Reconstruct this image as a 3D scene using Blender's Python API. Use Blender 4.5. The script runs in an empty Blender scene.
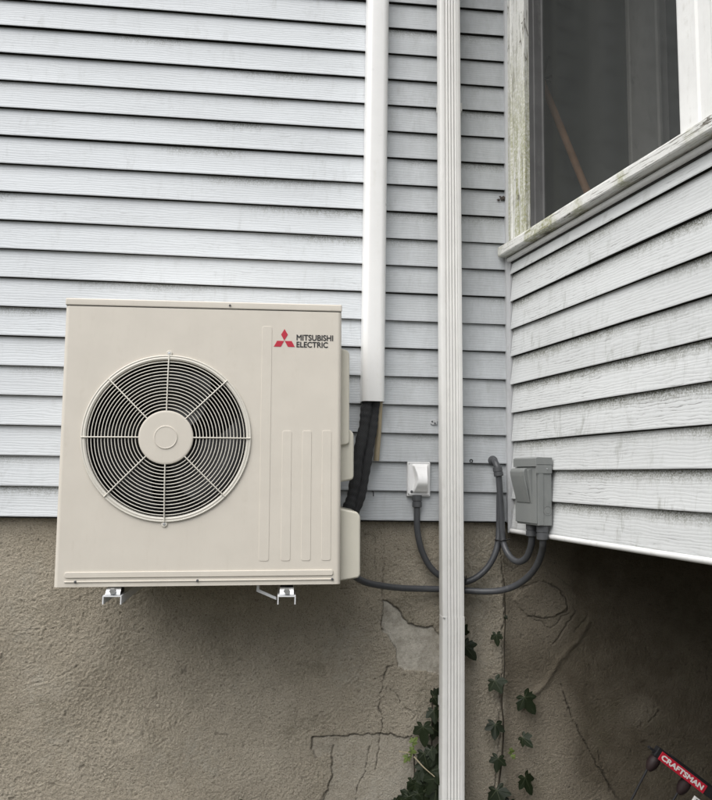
import bpy, bmesh, math, random
import numpy as np
from mathutils import Vector, Matrix
R = math.radians
random.seed(7)
rng = np.random.default_rng(11)
S = bpy.context.scene
C = S.collection

# ------------------------------------------------------------------ camera
cam_d = bpy.data.cameras.new('camera')
cam = bpy.data.objects.new('camera', cam_d)
C.objects.link(cam)
cam_d.sensor_fit = 'HORIZONTAL'
cam_d.sensor_width = 36.0
cam_d.lens = 36.0 * 732.05 / 712.0
cam_d.clip_start = 0.05
cam_d.clip_end = 400
YAW, PIT, ROLL = 0.097032, 0.104501, 0.015822
fw = Vector((math.sin(YAW) * math.cos(PIT), math.cos(YAW) * math.cos(PIT), math.sin(PIT)))
r0 = Vector((math.cos(YAW), -math.sin(YAW), 0))
u0 = r0.cross(fw)
rt = r0 * math.cos(ROLL) + u0 * math.sin(ROLL)
up = -r0 * math.sin(ROLL) + u0 * math.cos(ROLL)
M = Matrix((rt, up, -fw)).transposed().to_4x4()
M.translation = Vector((-0.79795, -2.5763, 0.14886))
cam.matrix_world = M
S.camera = cam

# ------------------------------------------------------------------ sky and sun (overcast)
SUN_EL, SUN_AZ = R(55), R(-133)          # azimuth measured from +Y towards +X: in front of the wall, to the left
w = bpy.data.worlds.new('World')
S.world = w
w.use_nodes = True
nt = w.node_tree
nt.nodes.clear()
sky = nt.nodes.new('ShaderNodeTexSky')
sky.sky_type = 'NISHITA'
sky.sun_disc = False
sky.sun_elevation = SUN_EL
sky.sun_rotation = SUN_AZ
sky.air_density = 1.0
sky.dust_density = 3.0
sky.ozone_density = 1.0
hs = nt.nodes.new('ShaderNodeHueSaturation')
hs.inputs['Saturation'].default_value = 0.45
bg = nt.nodes.new('ShaderNodeBackground')
bg.inputs['Strength'].default_value = 0.052
wo = nt.nodes.new('ShaderNodeOutputWorld')
nt.links.new(sky.outputs[0], hs.inputs['Color'])
nt.links.new(hs.outputs[0], bg.inputs['Color'])
nt.links.new(bg.outputs[0], wo.inputs['Surface'])
sd = bpy.data.lights.new('sun', 'SUN')
sd.energy = 1.5
sd.angle = R(70)
sd.color = (1.0, 0.985, 0.96)
sun = bpy.data.objects.new('sun', sd)
C.objects.link(sun)
to_sun = Vector((math.sin(SUN_AZ) * math.cos(SUN_EL), math.cos(SUN_AZ) * math.cos(SUN_EL), math.sin(SUN_EL)))
sun.rotation_euler = to_sun.to_track_quat('Z', 'Y').to_euler()
sun.location = to_sun * 20
S.view_settings.view_transform = 'Standard'
S.view_settings.look = 'None'
S.view_settings.gamma = 1.0
S.view_settings.use_curve_mapping = False
S.view_settings.exposure = 1.30

# ------------------------------------------------------------------ material helpers
class NT:
    def __init__(self, name):
        self.m = bpy.data.materials.new(name)
        self.m.use_nodes = True
        self.t = self.m.node_tree
        self.b = self.t.nodes['Principled BSDF']
        self.out = self.t.nodes['Material Output']
    def n(self, kind, **kw):
        nd = self.t.nodes.new(kind)
        for k, v in kw.items():
            if hasattr(nd, k) and k not in nd.inputs:
                setattr(nd, k, v)
            else:
                nd.inputs[k].default_value = v
        return nd
    def l(self, a, b):
        self.t.links.new(a, b)
    def noise(self, vec, scale, detail=4, rough=0.55, dist=0.0):
        nd = self.n('ShaderNodeTexNoise')
        nd.inputs['Scale'].default_value = scale
        nd.inputs['Detail'].default_value = detail
        nd.inputs['Roughness'].default_value = rough
        nd.inputs['Distortion'].default_value = dist
        self.l(vec, nd.inputs['Vector'])
        return nd.outputs['Fac']
    def scale(self, vec, s, off=(0, 0, 0), rot=(0, 0, 0)):
        nd = self.n('ShaderNodeMapping')
        nd.inputs['Scale'].default_value = s
        nd.inputs['Location'].default_value = off
        nd.inputs['Rotation'].default_value = rot
        self.l(vec, nd.inputs['Vector'])
        return nd.outputs[0]
    def ramp(self, fac, a, b, lo=0.0, hi=1.0):
        nd = self.n('ShaderNodeMapRange')
        nd.interpolation_type = 'SMOOTHSTEP'
        nd.inputs['From Min'].default_value = a
        nd.inputs['From Max'].default_value = b
        nd.inputs['To Min'].default_value = lo
        nd.inputs['To Max'].default_value = hi
        self.l(fac, nd.inputs['Value'])
        return nd.outputs[0]
    def math(self, op, a, b=None):
        nd = self.n('ShaderNodeMath')
        nd.operation = op
        for i, v in enumerate((a, b)):
            if v is None:
                continue
            if isinstance(v, (int, float)):
                nd.inputs[i].default_value = v
            else:
                self.l(v, nd.inputs[i])
        return nd.outputs[0]
    def mix(self, fac, a, b):
        nd = self.n('ShaderNodeMix')
        nd.data_type = 'RGBA'
        for sock, v in ((nd.inputs[0], fac), (nd.inputs[6], a), (nd.inputs[7], b)):
            if isinstance(v, (int, float)):
                sock.default_value = v
            elif isinstance(v, tuple):
                sock.default_value = (*v, 1)
            else:
                self.l(v, sock)
        return nd.outputs[2]
    def bump(self, h, strength, dist, normal=None):
        nd = self.n('ShaderNodeBump')
        nd.inputs['Strength'].default_value = strength
        nd.inputs['Distance'].default_value = dist
        self.l(h, nd.inputs['Height'])
        if normal is not None:
            self.l(normal, nd.inputs['Normal'])
        return nd.outputs[0]
    def col(self, c):
        if isinstance(c, tuple):
            self.b.inputs['Base Color'].default_value = (*c, 1)
        else:
            self.l(c, self.b.inputs['Base Color'])
    def rough(self, v):
        if isinstance(v, (int, float)):
            self.b.inputs['Roughness'].default_value = v
        else:
            self.l(v, self.b.inputs['Roughness'])
    def nrm(self, v):
        self.l(v, self.b.inputs['Normal'])
    def obj(self):
        return self.n('ShaderNodeTexCoord').outputs['Object']
    def uv(self):
        return self.n('ShaderNodeTexCoord').outputs['UV']
    def rnd(self):
        return self.n('ShaderNodeObjectInfo').outputs['Random']

def paint(name, c, rough=0.45, var=0.06, dirt=None, dirt_amt=0.0, metallic=0.0, bump=0.0, scale=14.0):
    """painted / moulded surface: base colour with gentle mottling, optional dirt streaks and orange-peel relief"""
    k = NT(name)
    o = k.obj()
    f = k.noise(o, scale, 5, 0.6)
    f = k.ramp(f, 0.25, 0.75)
    lo = tuple(x * (1 - var) for x in c)
    hi = tuple(min(1, x * (1 + var)) for x in c)
    cc = k.mix(f, lo, hi)
    if dirt:
        s = k.noise(k.scale(o, (40, 40, 5)), 1.0, 5, 0.65)
        g = k.noise(o, 55, 4, 0.6)
        m = k.math('MULTIPLY', k.ramp(s, 0.50, 0.78), k.ramp(g, 0.35, 0.7))
        m = k.math('MULTIPLY', m, dirt_amt)
        cc = k.mix(m, cc, dirt)
    k.col(cc)
    k.rough(k.ramp(f, 0, 1, rough * 0.85, min(1, rough * 1.15)))
    k.b.inputs['Metallic'].default_value = metallic
    if bump:
        k.nrm(k.bump(k.noise(o, 260, 3, 0.5), bump, 0.0006))
    return k.m

def siding_material(name, base, grain_dirt, mildew, runs=(0.47, 0.66), corner_shade=0.0, streak=0.12):
    k = NT(name)
    uv = k.uv()
    rv = k.n('ShaderNodeCombineXYZ')
    r = k.rnd()
    k.l(k.math('MULTIPLY', r, 37.0), rv.inputs[0])
    k.l(k.math('MULTIPLY', r, 11.3), rv.inputs[1])
    k.l(k.math('MULTIPLY', r, 5.7), rv.inputs[2])
    ad = k.n('ShaderNodeVectorMath')
    k.l(uv, ad.inputs[0])
    k.l(rv.outputs[0], ad.inputs[1])
    v = ad.outputs[0]
    # moulded wood grain: bands that wander, cut by knots of noise
    wv = k.n('ShaderNodeTexWave')
    wv.wave_type = 'BANDS'
    wv.bands_direction = 'Y'
    wv.inputs['Scale'].default_value = 1.0
    wv.inputs['Distortion'].default_value = 9.0
    wv.inputs['Detail'].default_value = 3.0
    wv.inputs['Detail Scale'].default_value = 0.9
    wv.inputs['Detail Roughness'].default_value = 0.62
    k.l(k.scale(v, (7, 34, 1)), wv.inputs['Vector'])
    fine = k.noise(k.scale(v, (22, 260, 1)), 1.0, 3, 0.6)
    grain = k.math('ADD', k.math('MULTIPLY', wv.outputs['Fac'], 0.7), k.math('MULTIPLY', fine, 0.28))
    lines = k.ramp(wv.outputs['Fac'], 0.0, 0.16, 1.0, 0.0)
    broken = k.ramp(k.noise(k.scale(v, (16, 60, 1)), 1.0, 4, 0.7), 0.42, 0.62)
    patch = k.ramp(k.noise(k.scale(v, (3.1, 7, 1)), 1.0, 4, 0.65), 0.36, 0.72)
    gd = k.math('MULTIPLY', k.math('MULTIPLY', lines, broken), k.math('MULTIPLY', patch, grain_dirt))
    sep = k.n('ShaderNodeSeparateXYZ')
    k.l(uv, sep.inputs[0])
    tone = k.ramp(k.noise(k.scale(v, (1.3, 9, 1)), 1.0, 4, 0.6), 0.3, 0.7)
    c = k.mix(tone, tuple(x * 0.93 for x in base), tuple(min(1, x * 1.03) for x in base))
    c = k.mix(gd, c, (0.22, 0.22, 0.22))
    # mildew under the lap above: wide runs of specks with vertical drips
    run = k.ramp(k.noise(k.scale(v, (1.7, 0.6, 1)), 1.0, 3, 0.6), *runs)
    drip = k.noise(k.scale(v, (85, 16, 1)), 1.0, 5, 0.75)
    high = k.ramp(k.math('ADD', sep.outputs[1], k.math('MULTIPLY', drip, 0.060)), 0.088, 0.130)
    speck = k.ramp(k.noise(k.scale(v, (260, 220, 1)), 1.0, 3, 0.7), 0.36, 0.60)
    md = k.math('MULTIPLY', k.math('MULTIPLY', run, high), k.math('MULTIPLY', speck, mildew))
    c = k.mix(md, c, (0.115, 0.115, 0.075))
    # thin grime all over
    gr = k.ramp(k.noise(k.scale(v, (60, 60, 1)), 1.0, 5, 0.7), 0.50, 0.80, 0, 0.16)
    c = k.mix(gr, c, (0.30, 0.30, 0.28))
    # rain-washed streaks and blotches over the whole face, and each board its own age
    sk = k.noise(k.scale(v, (34, 9, 1)), 1.0, 6, 0.72, 0.5)
    sk = k.math('MULTIPLY', k.ramp(sk, 0.50, 0.70), k.ramp(k.noise(k.scale(v, (2.4, 3, 1)), 1.0, 3), 0.40, 0.62))
    c = k.mix(k.math('MULTIPLY', sk, streak), c, (0.25, 0.255, 0.225))
    age = k.math('FRACT', k.math('MULTIPLY', r, 91.7))
    c = k.mix(k.math('MULTIPLY', age, 0.10), c, (0.40, 0.41, 0.41))
    if corner_shade:
        # inner-corner shade painted into the boards as grey, broken by dirt streaks
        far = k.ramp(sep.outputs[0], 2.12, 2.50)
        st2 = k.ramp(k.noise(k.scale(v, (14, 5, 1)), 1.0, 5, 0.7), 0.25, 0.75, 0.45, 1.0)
        c = k.mix(k.math('MULTIPLY', k.math('MULTIPLY', far, st2), corner_shade), c, (0.20, 0.205, 0.205))
    k.col(c)
    k.rough(0.52)
    k.nrm(k.bump(grain, 0.40, 0.0011))
    return k.m

def weathered_paint(name, axis, algae_where):
    """old white paint on timber: cracked along the grain and peeled to grey wood in flakes, green where it stays wet"""
    k = NT(name)
    o = k.obj()
    st = (7, 130, 130) if axis == 'x' else (130, 130, 7)
    s2 = (9, 34, 34) if axis == 'x' else (34, 34, 9)
    wood = k.noise(k.scale(o, st), 1.0, 4, 0.6)
    woodc = k.mix(wood, (0.07, 0.06, 0.048), (0.27, 0.25, 0.21))
    fl = k.noise(k.scale(o, s2), 1.0, 7, 0.72, 0.6)
    region = k.noise(o, 7, 3, 0.6)
    flake = k.ramp(k.math('ADD', fl, k.math('MULTIPLY', k.math('SUBTRACT', region, 0.5), 0.35)), 0.635, 0.66)
    crackle = k.ramp(k.noise(k.scale(o, tuple(x * 1.6 for x in st)), 1.0, 3, 0.6), 0.55, 0.64, 0, 0.75)
    crackle = k.math('MULTIPLY', crackle, k.ramp(k.noise(o, 11, 3), 0.34, 0.52))
    pc = k.mix(k.noise(o, 18, 4), (0.66, 0.66, 0.635), (0.78, 0.78, 0.755))
    pc = k.mix(crackle, pc, (0.16, 0.15, 0.13))
    sp = k.n('ShaderNodeSeparateXYZ')
    k.l(o, sp.inputs[0])
    if algae_where == 'low':
        wet = k.math('SUBTRACT', 1.0, k.ramp(sp.outputs[2], 1.2, 1.95, 0.0, 0.9))
        wet = k.math('MULTIPLY', wet, k.ramp(k.noise(k.scale(o, (42, 42, 2.2)), 1.0, 4, 0.7), 0.34, 0.52))
    else:
        wet = k.math('MULTIPLY', k.ramp(k.noise(k.scale(o, (5.5, 3, 3), (0.9, 0, 0)), 1.0, 3, 0.6), 0.50, 0.64), 1.0)
    ga = k.math('MULTIPLY', wet, k.ramp(k.noise(o, 95, 5, 0.75), 0.30, 0.62))
    pc = k.mix(k.math('MULTIPLY', ga, 0.85), pc, (0.27, 0.275, 0.11))
    gr = k.ramp(k.noise(o, 75, 5, 0.7), 0.52, 0.76, 0, 0.45)
    pc = k.mix(gr, pc, (0.24, 0.235, 0.20))
    k.col(k.mix(flake, pc, woodc))
    k.rough(0.75)
    h = k.math('SUBTRACT', k.math('MULTIPLY', wood, 0.25), k.math('ADD', flake, crackle))
    k.nrm(k.bump(h, 0.7, 0.0016))
    return k.m

MAT = {}
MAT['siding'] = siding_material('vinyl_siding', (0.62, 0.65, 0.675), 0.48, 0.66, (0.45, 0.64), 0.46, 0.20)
MAT['siding_wing'] = siding_material('vinyl_siding_weathered', (0.62, 0.635, 0.635), 1.0, 0.95, (0.35, 0.58), streak=0.60)
MAT['lap_shade_grime'] = paint('lap_shade_mildew', (0.022, 0.022, 0.019), 0.9, 0.3)  # near black for the painted shadow line under each lap, plus mildew
MAT['sheathing'] = paint('dark_sheathing', (0.035, 0.033, 0.03), 0.9)
MAT['trim'] = paint('grey_white_trim', (0.52, 0.53, 0.54), 0.5, 0.05, (0.2, 0.2, 0.17), 0.6)
MAT['trim_white'] = paint('white_trim', (0.72, 0.72, 0.71), 0.5, 0.04, (0.28, 0.27, 0.23), 0.5)
MAT['casing'] = weathered_paint('peeling_casing_paint', 'z', 'low')
MAT['sill'] = weathered_paint('peeling_sill_paint', 'x', 'patches')
MAT['casing_white'] = paint('white_window_paint', (0.80, 0.80, 0.78), 0.5, 0.05, (0.4, 0.38, 0.32), 0.7)
MAT['jamb'] = paint('grey_metal_jamb', (0.13, 0.13, 0.13), 0.5, 0.1, (0.3, 0.3, 0.28), 0.4)
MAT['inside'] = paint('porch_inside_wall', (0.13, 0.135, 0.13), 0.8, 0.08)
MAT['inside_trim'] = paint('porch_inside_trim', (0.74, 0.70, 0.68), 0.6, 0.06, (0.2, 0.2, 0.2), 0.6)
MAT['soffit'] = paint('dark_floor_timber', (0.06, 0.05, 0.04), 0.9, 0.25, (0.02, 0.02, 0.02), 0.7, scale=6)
MAT['unit'] = paint('beige_enamel', (0.66, 0.615, 0.54), 0.38, 0.02, (0.47, 0.42, 0.34), 0.22, bump=0.08)
MAT['unit_grille'] = paint('pale_grille_coating', (0.68, 0.65, 0.58), 0.35, 0.02)
MAT['unit_resin'] = paint('beige_resin', (0.60, 0.575, 0.49), 0.45, 0.02, bump=0.12)
MAT['black'] = paint('black_plastic', (0.005, 0.005, 0.0055), 0.6, 0.1)
MAT['coil'] = paint('dark_coil_fins', (0.004, 0.004, 0.0045), 0.8, 0.1)
MAT['blade'] = paint('dark_fan_blade', (0.008, 0.008, 0.0085), 0.5, 0.1)
MAT['logo_red'] = paint('red_print', (0.50, 0.025, 0.05), 0.45, 0.02)
MAT['logo_black'] = paint('black_print', (0.02, 0.02, 0.022), 0.5, 0.02)
MAT['galv'] = paint('galvanised_steel', (0.68, 0.69, 0.70), 0.32, 0.12, metallic=0.9, scale=60)
MAT['bracket'] = paint('white_bracket_coating', (0.70, 0.71, 0.72), 0.4, 0.05)
MAT['cover'] = paint('white_duct_plastic', (0.84, 0.84, 0.83), 0.32, 0.015, (0.6, 0.58, 0.5), 0.25)
MAT['spout'] = paint('white_aluminium_paint', (0.76, 0.755, 0.73), 0.36, 0.03, (0.36, 0.34, 0.29), 0.35)
MAT['conduit'] = paint('grey_pvc_conduit', (0.066, 0.069, 0.075), 0.40, 0.08, (0.3, 0.29, 0.27), 0.25)
MAT['fitting'] = paint('dark_grey_fitting', (0.075, 0.078, 0.083), 0.5, 0.1)
MAT['box_grey'] = paint('grey_electrical_enamel', (0.205, 0.215, 0.21), 0.42, 0.04, (0.35, 0.34, 0.32), 0.3, bump=0.1)
MAT['outlet'] = paint('white_outlet_plastic', (0.88, 0.88, 0.88), 0.22, 0.02, (0.4, 0.4, 0.38), 0.3)
MAT['hose'] = paint('tan_drain_hose', (0.36, 0.30, 0.20), 0.55, 0.08)
MAT['tie'] = paint('black_cable_tie', (0.01, 0.01, 0.011), 0.45)
MAT['tool_black'] = paint('black_tool_plastic', (0.022, 0.022, 0.024), 0.4, 0.15, (0.12, 0.11, 0.1), 0.3)
MAT['tool_knob'] = paint('maroon_rubber', (0.016, 0.006, 0.006), 0.7, 0.2)
MAT['tool_red'] = paint('red_label', (0.56, 0.02, 0.045), 0.4, 0.04)
MAT['tool_white'] = paint('white_label_print', (0.82, 0.80, 0.78), 0.45, 0.02)
MAT['broom_wood'] = paint('brown_broom_wood', (0.55, 0.29, 0.16), 0.6, 0.25)
MAT['bristle'] = paint('dark_bristles', (0.03, 0.027, 0.022), 0.9)
MAT['nest'] = paint('grey_brown_mud', (0.075, 0.06, 0.05), 0.95, 0.4, scale=200)

def foam_material():
    k = NT('black_woven_insulation')
    uv = k.uv()
    a = k.n('ShaderNodeTexWave'); a.bands_direction = 'DIAGONAL'; a.inputs['Scale'].default_value = 1.0
    k.l(k.scale(uv, (90, 14, 1)), a.inputs['Vector'])
    b = k.n('ShaderNodeTexWave'); b.bands_direction = 'DIAGONAL'; b.inputs['Scale'].default_value = 1.0
    k.l(k.scale(uv, (90, -14, 1)), b.inputs['Vector'])
    h = k.math('MAXIMUM', a.outputs['Fac'], b.outputs['Fac'])
    k.col(k.mix(k.ramp(h, 0.6, 1.0), (0.004, 0.004, 0.0045), (0.045, 0.047, 0.05)))  # weave crests painted paler as highlights
    k.rough(0.8)
    k.nrm(k.bump(h, 0.6, 0.003))
    return k.m
MAT['foam'] = foam_material()

def glass_material():
    """old window glass behind an insect screen: mostly clear, a dull grey mesh veil, a weak reflection"""
    k = NT('screened_window_glass')
    t = k.t
    tr = k.n('ShaderNodeBsdfTransparent')
    tr.inputs['Color'].default_value = (0.90, 0.91, 0.90, 1)
    gl = k.n('ShaderNodeBsdfGlossy')
    gl.inputs['Roughness'].default_value = 0.12
    gl.inputs['Color'].default_value = (0.9, 0.9, 0.9, 1)
    df = k.n('ShaderNodeBsdfDiffuse')
    o = k.obj()
    k.l(k.mix(k.noise(o, 5, 5, 0.6), (0.065, 0.068, 0.067), (0.115, 0.118, 0.114)), df.inputs['Color'])
    m1 = k.n('ShaderNodeMixShader'); m1.inputs[0].default_value = 0.27
    k.l(tr.outputs[0], m1.inputs[1]); k.l(df.outputs[0], m1.inputs[2])
    m2 = k.n('ShaderNodeMixShader'); m2.inputs[0].default_value = 0.025
    k.l(m1.outputs[0], m2.inputs[1]); k.l(gl.outputs[0], m2.inputs[2])
    k.l(m2.outputs[0], k.out.inputs['Surface'])
    return k.m
MAT['glass'] = glass_material()

def leaf_material():
    k = NT('ivy_leaf_green')
    o = k.obj()
    r = k.rnd()
    a = k.mix(r, (0.005, 0.009, 0.004), (0.013, 0.021, 0.007))
    c = k.mix(k.ramp(k.noise(o, 160, 4, 0.6), 0.35, 0.7), a, (0.016, 0.023, 0.009))
    k.col(c)
    k.rough(0.5)
    k.b.inputs['Specular IOR Level'].default_value = 0.25
    return k.m
MAT['leaf'] = leaf_material()
MAT['leaf_pale'] = paint('young_ivy_green', (0.14, 0.19, 0.05), 0.5, 0.2, scale=90)
MAT['vein'] = paint('pale_leaf_vein', (0.036, 0.046, 0.02), 0.6, 0.1)
MAT['stem'] = paint('ivy_stem_brown', (0.035, 0.028, 0.018), 0.8, 0.3, scale=90)
MAT['dry'] = paint('dry_twig', (0.34, 0.29, 0.20), 0.8, 0.2, scale=90)

def stucco_material():
    k = NT('rough_cast_stucco')
    o = k.obj()
    at = k.n('ShaderNodeAttribute'); at.attribute_name = 'wear'
    pt = k.n('ShaderNodeAttribute'); pt.attribute_name = 'patch'
    pl = k.n('ShaderNodeAttribute'); pl.attribute_name = 'place'
    big = k.ramp(k.noise(o, 2.2, 5, 0.6), 0.3, 0.7)
    mid = k.ramp(k.noise(o, 16, 5, 0.65), 0.3, 0.7)
    c = k.mix(big, (0.445, 0.39, 0.30), (0.545, 0.485, 0.385))
    c = k.mix(k.math('MULTIPLY', mid, 0.35), c, (0.34, 0.30, 0.235))
    # sand grains and dirt sitting in the pits
    g = k.noise(o, 240, 3, 0.7, 0.25)
    c = k.mix(k.ramp(g, 0.52, 0.68, 0, 0.75), c, (0.12, 0.10, 0.076))
    c = k.mix(k.ramp(g, 0.42, 0.30, 0, 0.5), c, (0.64, 0.59, 0.50))
    # browner render right of the long crack, under-porch shade painted into its tone
    old = k.mix(mid, (0.110, 0.090, 0.060), (0.160, 0.134, 0.095))  # browner render tone with the under-porch shade painted in
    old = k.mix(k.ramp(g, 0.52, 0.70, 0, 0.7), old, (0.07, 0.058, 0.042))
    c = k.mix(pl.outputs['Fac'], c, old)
    # damp, mossy tint either side of the long crack and pale lime bloom low on the left
    pale = k.math('MULTIPLY', k.ramp(k.noise(o, 3.4, 5, 0.65), 0.50, 0.68), k.ramp(k.noise(o, 40, 4, 0.7), 0.35, 0.65))
    pale = k.math('MULTIPLY', pale, k.math('SUBTRACT', 1.0, pl.outputs['Fac']))
    c = k.mix(k.math('MULTIPLY', pale, 0.40), c, (0.58, 0.55, 0.47))
    damp = k.math('MULTIPLY', k.ramp(k.noise(o, 5.3, 5, 0.65), 0.52, 0.68), k.ramp(k.noise(o, 60, 4, 0.7), 0.30, 0.6))
    c = k.mix(k.math('MULTIPLY', damp, 0.38), c, (0.15, 0.135, 0.085))
    # bare cement patches
    pc = k.mix(k.ramp(k.noise(o, 26, 6, 0.75), 0.32, 0.68), (0.29, 0.27, 0.23), (0.55, 0.525, 0.465))
    pc = k.mix(k.ramp(g, 0.55, 0.70, 0, 0.45), pc, (0.16, 0.14, 0.11))
    c = k.mix(k.math('MULTIPLY', pt.outputs['Fac'], 0.8), c, pc)
    c = k.mix(at.outputs['Fac'], c, (0.030, 0.025, 0.019))
    k.col(c)
    k.rough(0.95)
    f1 = k.noise(o, 165, 4, 0.7, 0.35)
    f2 = k.noise(o, 380, 3, 0.6, 0.2)
    rough_amt = k.math('SUBTRACT', 1.0, k.math('MULTIPLY', pt.outputs['Fac'], 0.75))
    h = k.math('MULTIPLY', k.math('ADD', f1, k.math('MULTIPLY', f2, 0.6)), rough_amt)
    k.nrm(k.bump(h, 1.0, 0.0085))
    return k.m
MAT['stucco'] = stucco_material()

def ground_material():
    k = NT('damp_soil_and_gravel')
    o = k.obj()
    c = k.mix(k.ramp(k.noise(o, 3, 5), 0.3, 0.7), (0.045, 0.042, 0.03), (0.07, 0.066, 0.045))
    c = k.mix(k.ramp(k.noise(o, 45, 4), 0.5, 0.7), c, (0.10, 0.095, 0.08))
    k.col(c); k.rough(0.95)
    k.nrm(k.bump(k.noise(o, 40, 5), 0.8, 0.02))
    return k.m
MAT['ground'] = ground_material()

# ------------------------------------------------------------------ mesh helpers
def obj(name, me, mat=None, parent=None, loc=None):
    o = bpy.data.objects.new(name, me)
    C.objects.link(o)
    if mat is not None and not me.materials:
        me.materials.append(MAT[mat] if isinstance(mat, str) else mat)
    if me.get('weighted'):
        wn = o.modifiers.new('weighted_normal', 'WEIGHTED_NORMAL')
        wn.keep_sharp = True
        wn.weight = 80
    if parent is not None:
        o.parent = parent
    if loc is not None:
        o.location = loc
    return o

def empty(name, loc=(0, 0, 0), rot=(0, 0, 0)):
    o = bpy.data.objects.new(name, None)
    C.objects.link(o)
    o.location = loc
    o.rotation_euler = rot
    o.empty_display_size = 0.05
    return o

def tag(o, label=None, cat=None, group=None, kind=None):
    if label: o['label'] = label
    if cat: o['category'] = cat
    if group: o['group'] = group
    if kind: o['kind'] = kind
    return o

def mesh(name, verts, faces, smooth=False):
    me = bpy.data.meshes.new(name)
    me.from_pydata([tuple(v) for v in verts], [], faces)
    if smooth:
        me.shade_smooth()
    me.update()
    return me

def bm_mesh(bm, name, smooth_angle=None):
    bmesh.ops.recalc_face_normals(bm, faces=bm.faces)
    me = bpy.data.meshes.new(name)
    bm.to_mesh(me)
    bm.free()
    if smooth_angle is not None:
        me.shade_smooth()
        me.set_sharp_from_angle(angle=R(smooth_angle))
        me['weighted'] = 1
    return me

def box_mesh(name, x0, x1, y0, y1, z0, z1, bev=0.0, seg=2):
    bm = bmesh.new()
    bmesh.ops.create_cube(bm, size=1.0)
    for v in bm.verts:
        v.co = Vector(((x0 + x1) / 2 + v.co.x * (x1 - x0), (y0 + y1) / 2 + v.co.y * (y1 - y0), (z0 + z1) / 2 + v.co.z * (z1 - z0)))
    if bev:
        bmesh.ops.bevel(bm, geom=list(bm.edges), offset=bev, segments=seg, affect='EDGES', profile=0.5)
    return bm_mesh(bm, name, 40 if bev else None)

def prism_mesh(name, poly, axis, a, b, bev=0.0, seg=2, smooth=40):
    """closed polygon (2D) swept straight along an axis; axis 'x': poly=(y,z), 'y': (x,z), 'z': (x,y)"""
    def P(p, t):
        return {'x': (t, p[0], p[1]), 'y': (p[0], t, p[1]), 'z': (p[0], p[1], t)}[axis]
    bm = bmesh.new()
    A = [bm.verts.new(P(p, a)) for p in poly]
    B = [bm.verts.new(P(p, b)) for p in poly]
    n = len(poly)
    bm.faces.new(A)
    bm.faces.new(B[::-1])
    for i in range(n):
        bm.faces.new((A[i], B[i], B[(i + 1) % n], A[(i + 1) % n]))
    if bev:
        bmesh.ops.recalc_face_normals(bm, faces=bm.faces)
        bmesh.ops.bevel(bm, geom=list(bm.edges), offset=bev, segments=seg, affect='EDGES', profile=0.5)
    return bm_mesh(bm, name, smooth)

def spline(pts, n=10):
    pts = [Vector(p) for p in pts]
    P = [2 * pts[0] - pts[1]] + pts + [2 * pts[-1] - pts[-2]]
    out = []
    for i in range(1, len(P) - 2):
        p0, p1, p2, p3 = P[i - 1:i + 3]
        for j in range(n):
            t = j / n
            out.append(0.5 * ((2 * p1) + (p2 - p0) * t + (2 * p0 - 5 * p1 + 4 * p2 - p3) * t * t + (3 * p1 - p0 - 3 * p2 + p3) * t ** 3))
    out.append(pts[-1])
    return out

def tube_mesh(name, pts, r, seg=14, closed=False, caps=True, radii=None):
    pts = [Vector(p) for p in pts]
    n = len(pts)
    vs, fs, uvs = [], [], []
    nrm = None
    L = 0
    for i, p in enumerate(pts):
        if closed:
            t = (pts[(i + 1) % n] - pts[i - 1]).normalized()
        else:
            t = (pts[min(i + 1, n - 1)] - pts[max(i - 1, 0)]).normalized()
        if nrm is None:
            nrm = t.orthogonal().normalized()
        else:
            nrm = (nrm - t * nrm.dot(t)).normalized()
        b = t.cross(nrm)
        rr = radii[i] if radii else r
        if i:
            L += (p - pts[i - 1]).length
        for s in range(seg):
            a = 2 * math.pi * s / seg
            vs.append(p + (nrm * math.cos(a) + b * math.sin(a)) * rr)
            uvs.append((L, s / seg))
    m = n if closed else n - 1
    for i in range(m):
        for s in range(seg):
            j, k = (i + 1) % n, (s + 1) % seg
            fs.append((i * seg + s, i * seg + k, j * seg + k, j * seg + s))
    if caps and not closed:
        fs.append(tuple(range(seg))[::-1])
        fs.append(tuple((n - 1) * seg + s for s in range(seg)))
    me = mesh(name, vs, fs)
    ul = me.uv_layers.new(name='UVMap')
    d = [uvs[l.vertex_index] for l in me.loops]
    ul.data.foreach_set('uv', [x for p in d for x in p])
    me.shade_smooth()
    me.set_sharp_from_angle(angle=R(50))
    return me

def ring_mesh(name, cx, cz, y, rad, r, n=88, seg=6):
    return tube_mesh(name, [(cx + rad * math.cos(2 * math.pi * i / n), y, cz + rad * math.sin(2 * math.pi * i / n)) for i in range(n)], r, seg, closed=True)

def lathe_mesh(name, prof, seg=48, axis='y', centre=(0, 0, 0), smooth=35):
    """prof: list of (radius, along axis)"""
    c = Vector(centre)
    bm = bmesh.new()
    rows = []
    for rad, h in prof:
        row = []
        if rad < 1e-6:
            row = [bm.verts.new(c + (Vector((0, h, 0)) if axis == 'y' else Vector((0, 0, h)) if axis == 'z' else Vector((h, 0, 0))))]
        else:
            for s in range(seg):
                a = 2 * math.pi * s / seg
                ca, sa = rad * math.cos(a), rad * math.sin(a)
                v = Vector((ca, h, sa)) if axis == 'y' else Vector((ca, sa, h)) if axis == 'z' else Vector((h, ca, sa))
                row.append(bm.verts.new(c + v))
        rows.append(row)
    for A, B in zip(rows, rows[1:]):
        for s in range(seg):
            k = (s + 1) % seg
            if len(A) == 1 and len(B) == 1:
                continue
            if len(A) == 1:
                bm.faces.new((A[0], B[k], B[s]))
            elif len(B) == 1:
                bm.faces.new((A[s], A[k], B[0]))
            else:
                bm.faces.new((A[s], A[k], B[k], B[s]))
    return bm_mesh(bm, name, smooth)

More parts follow.
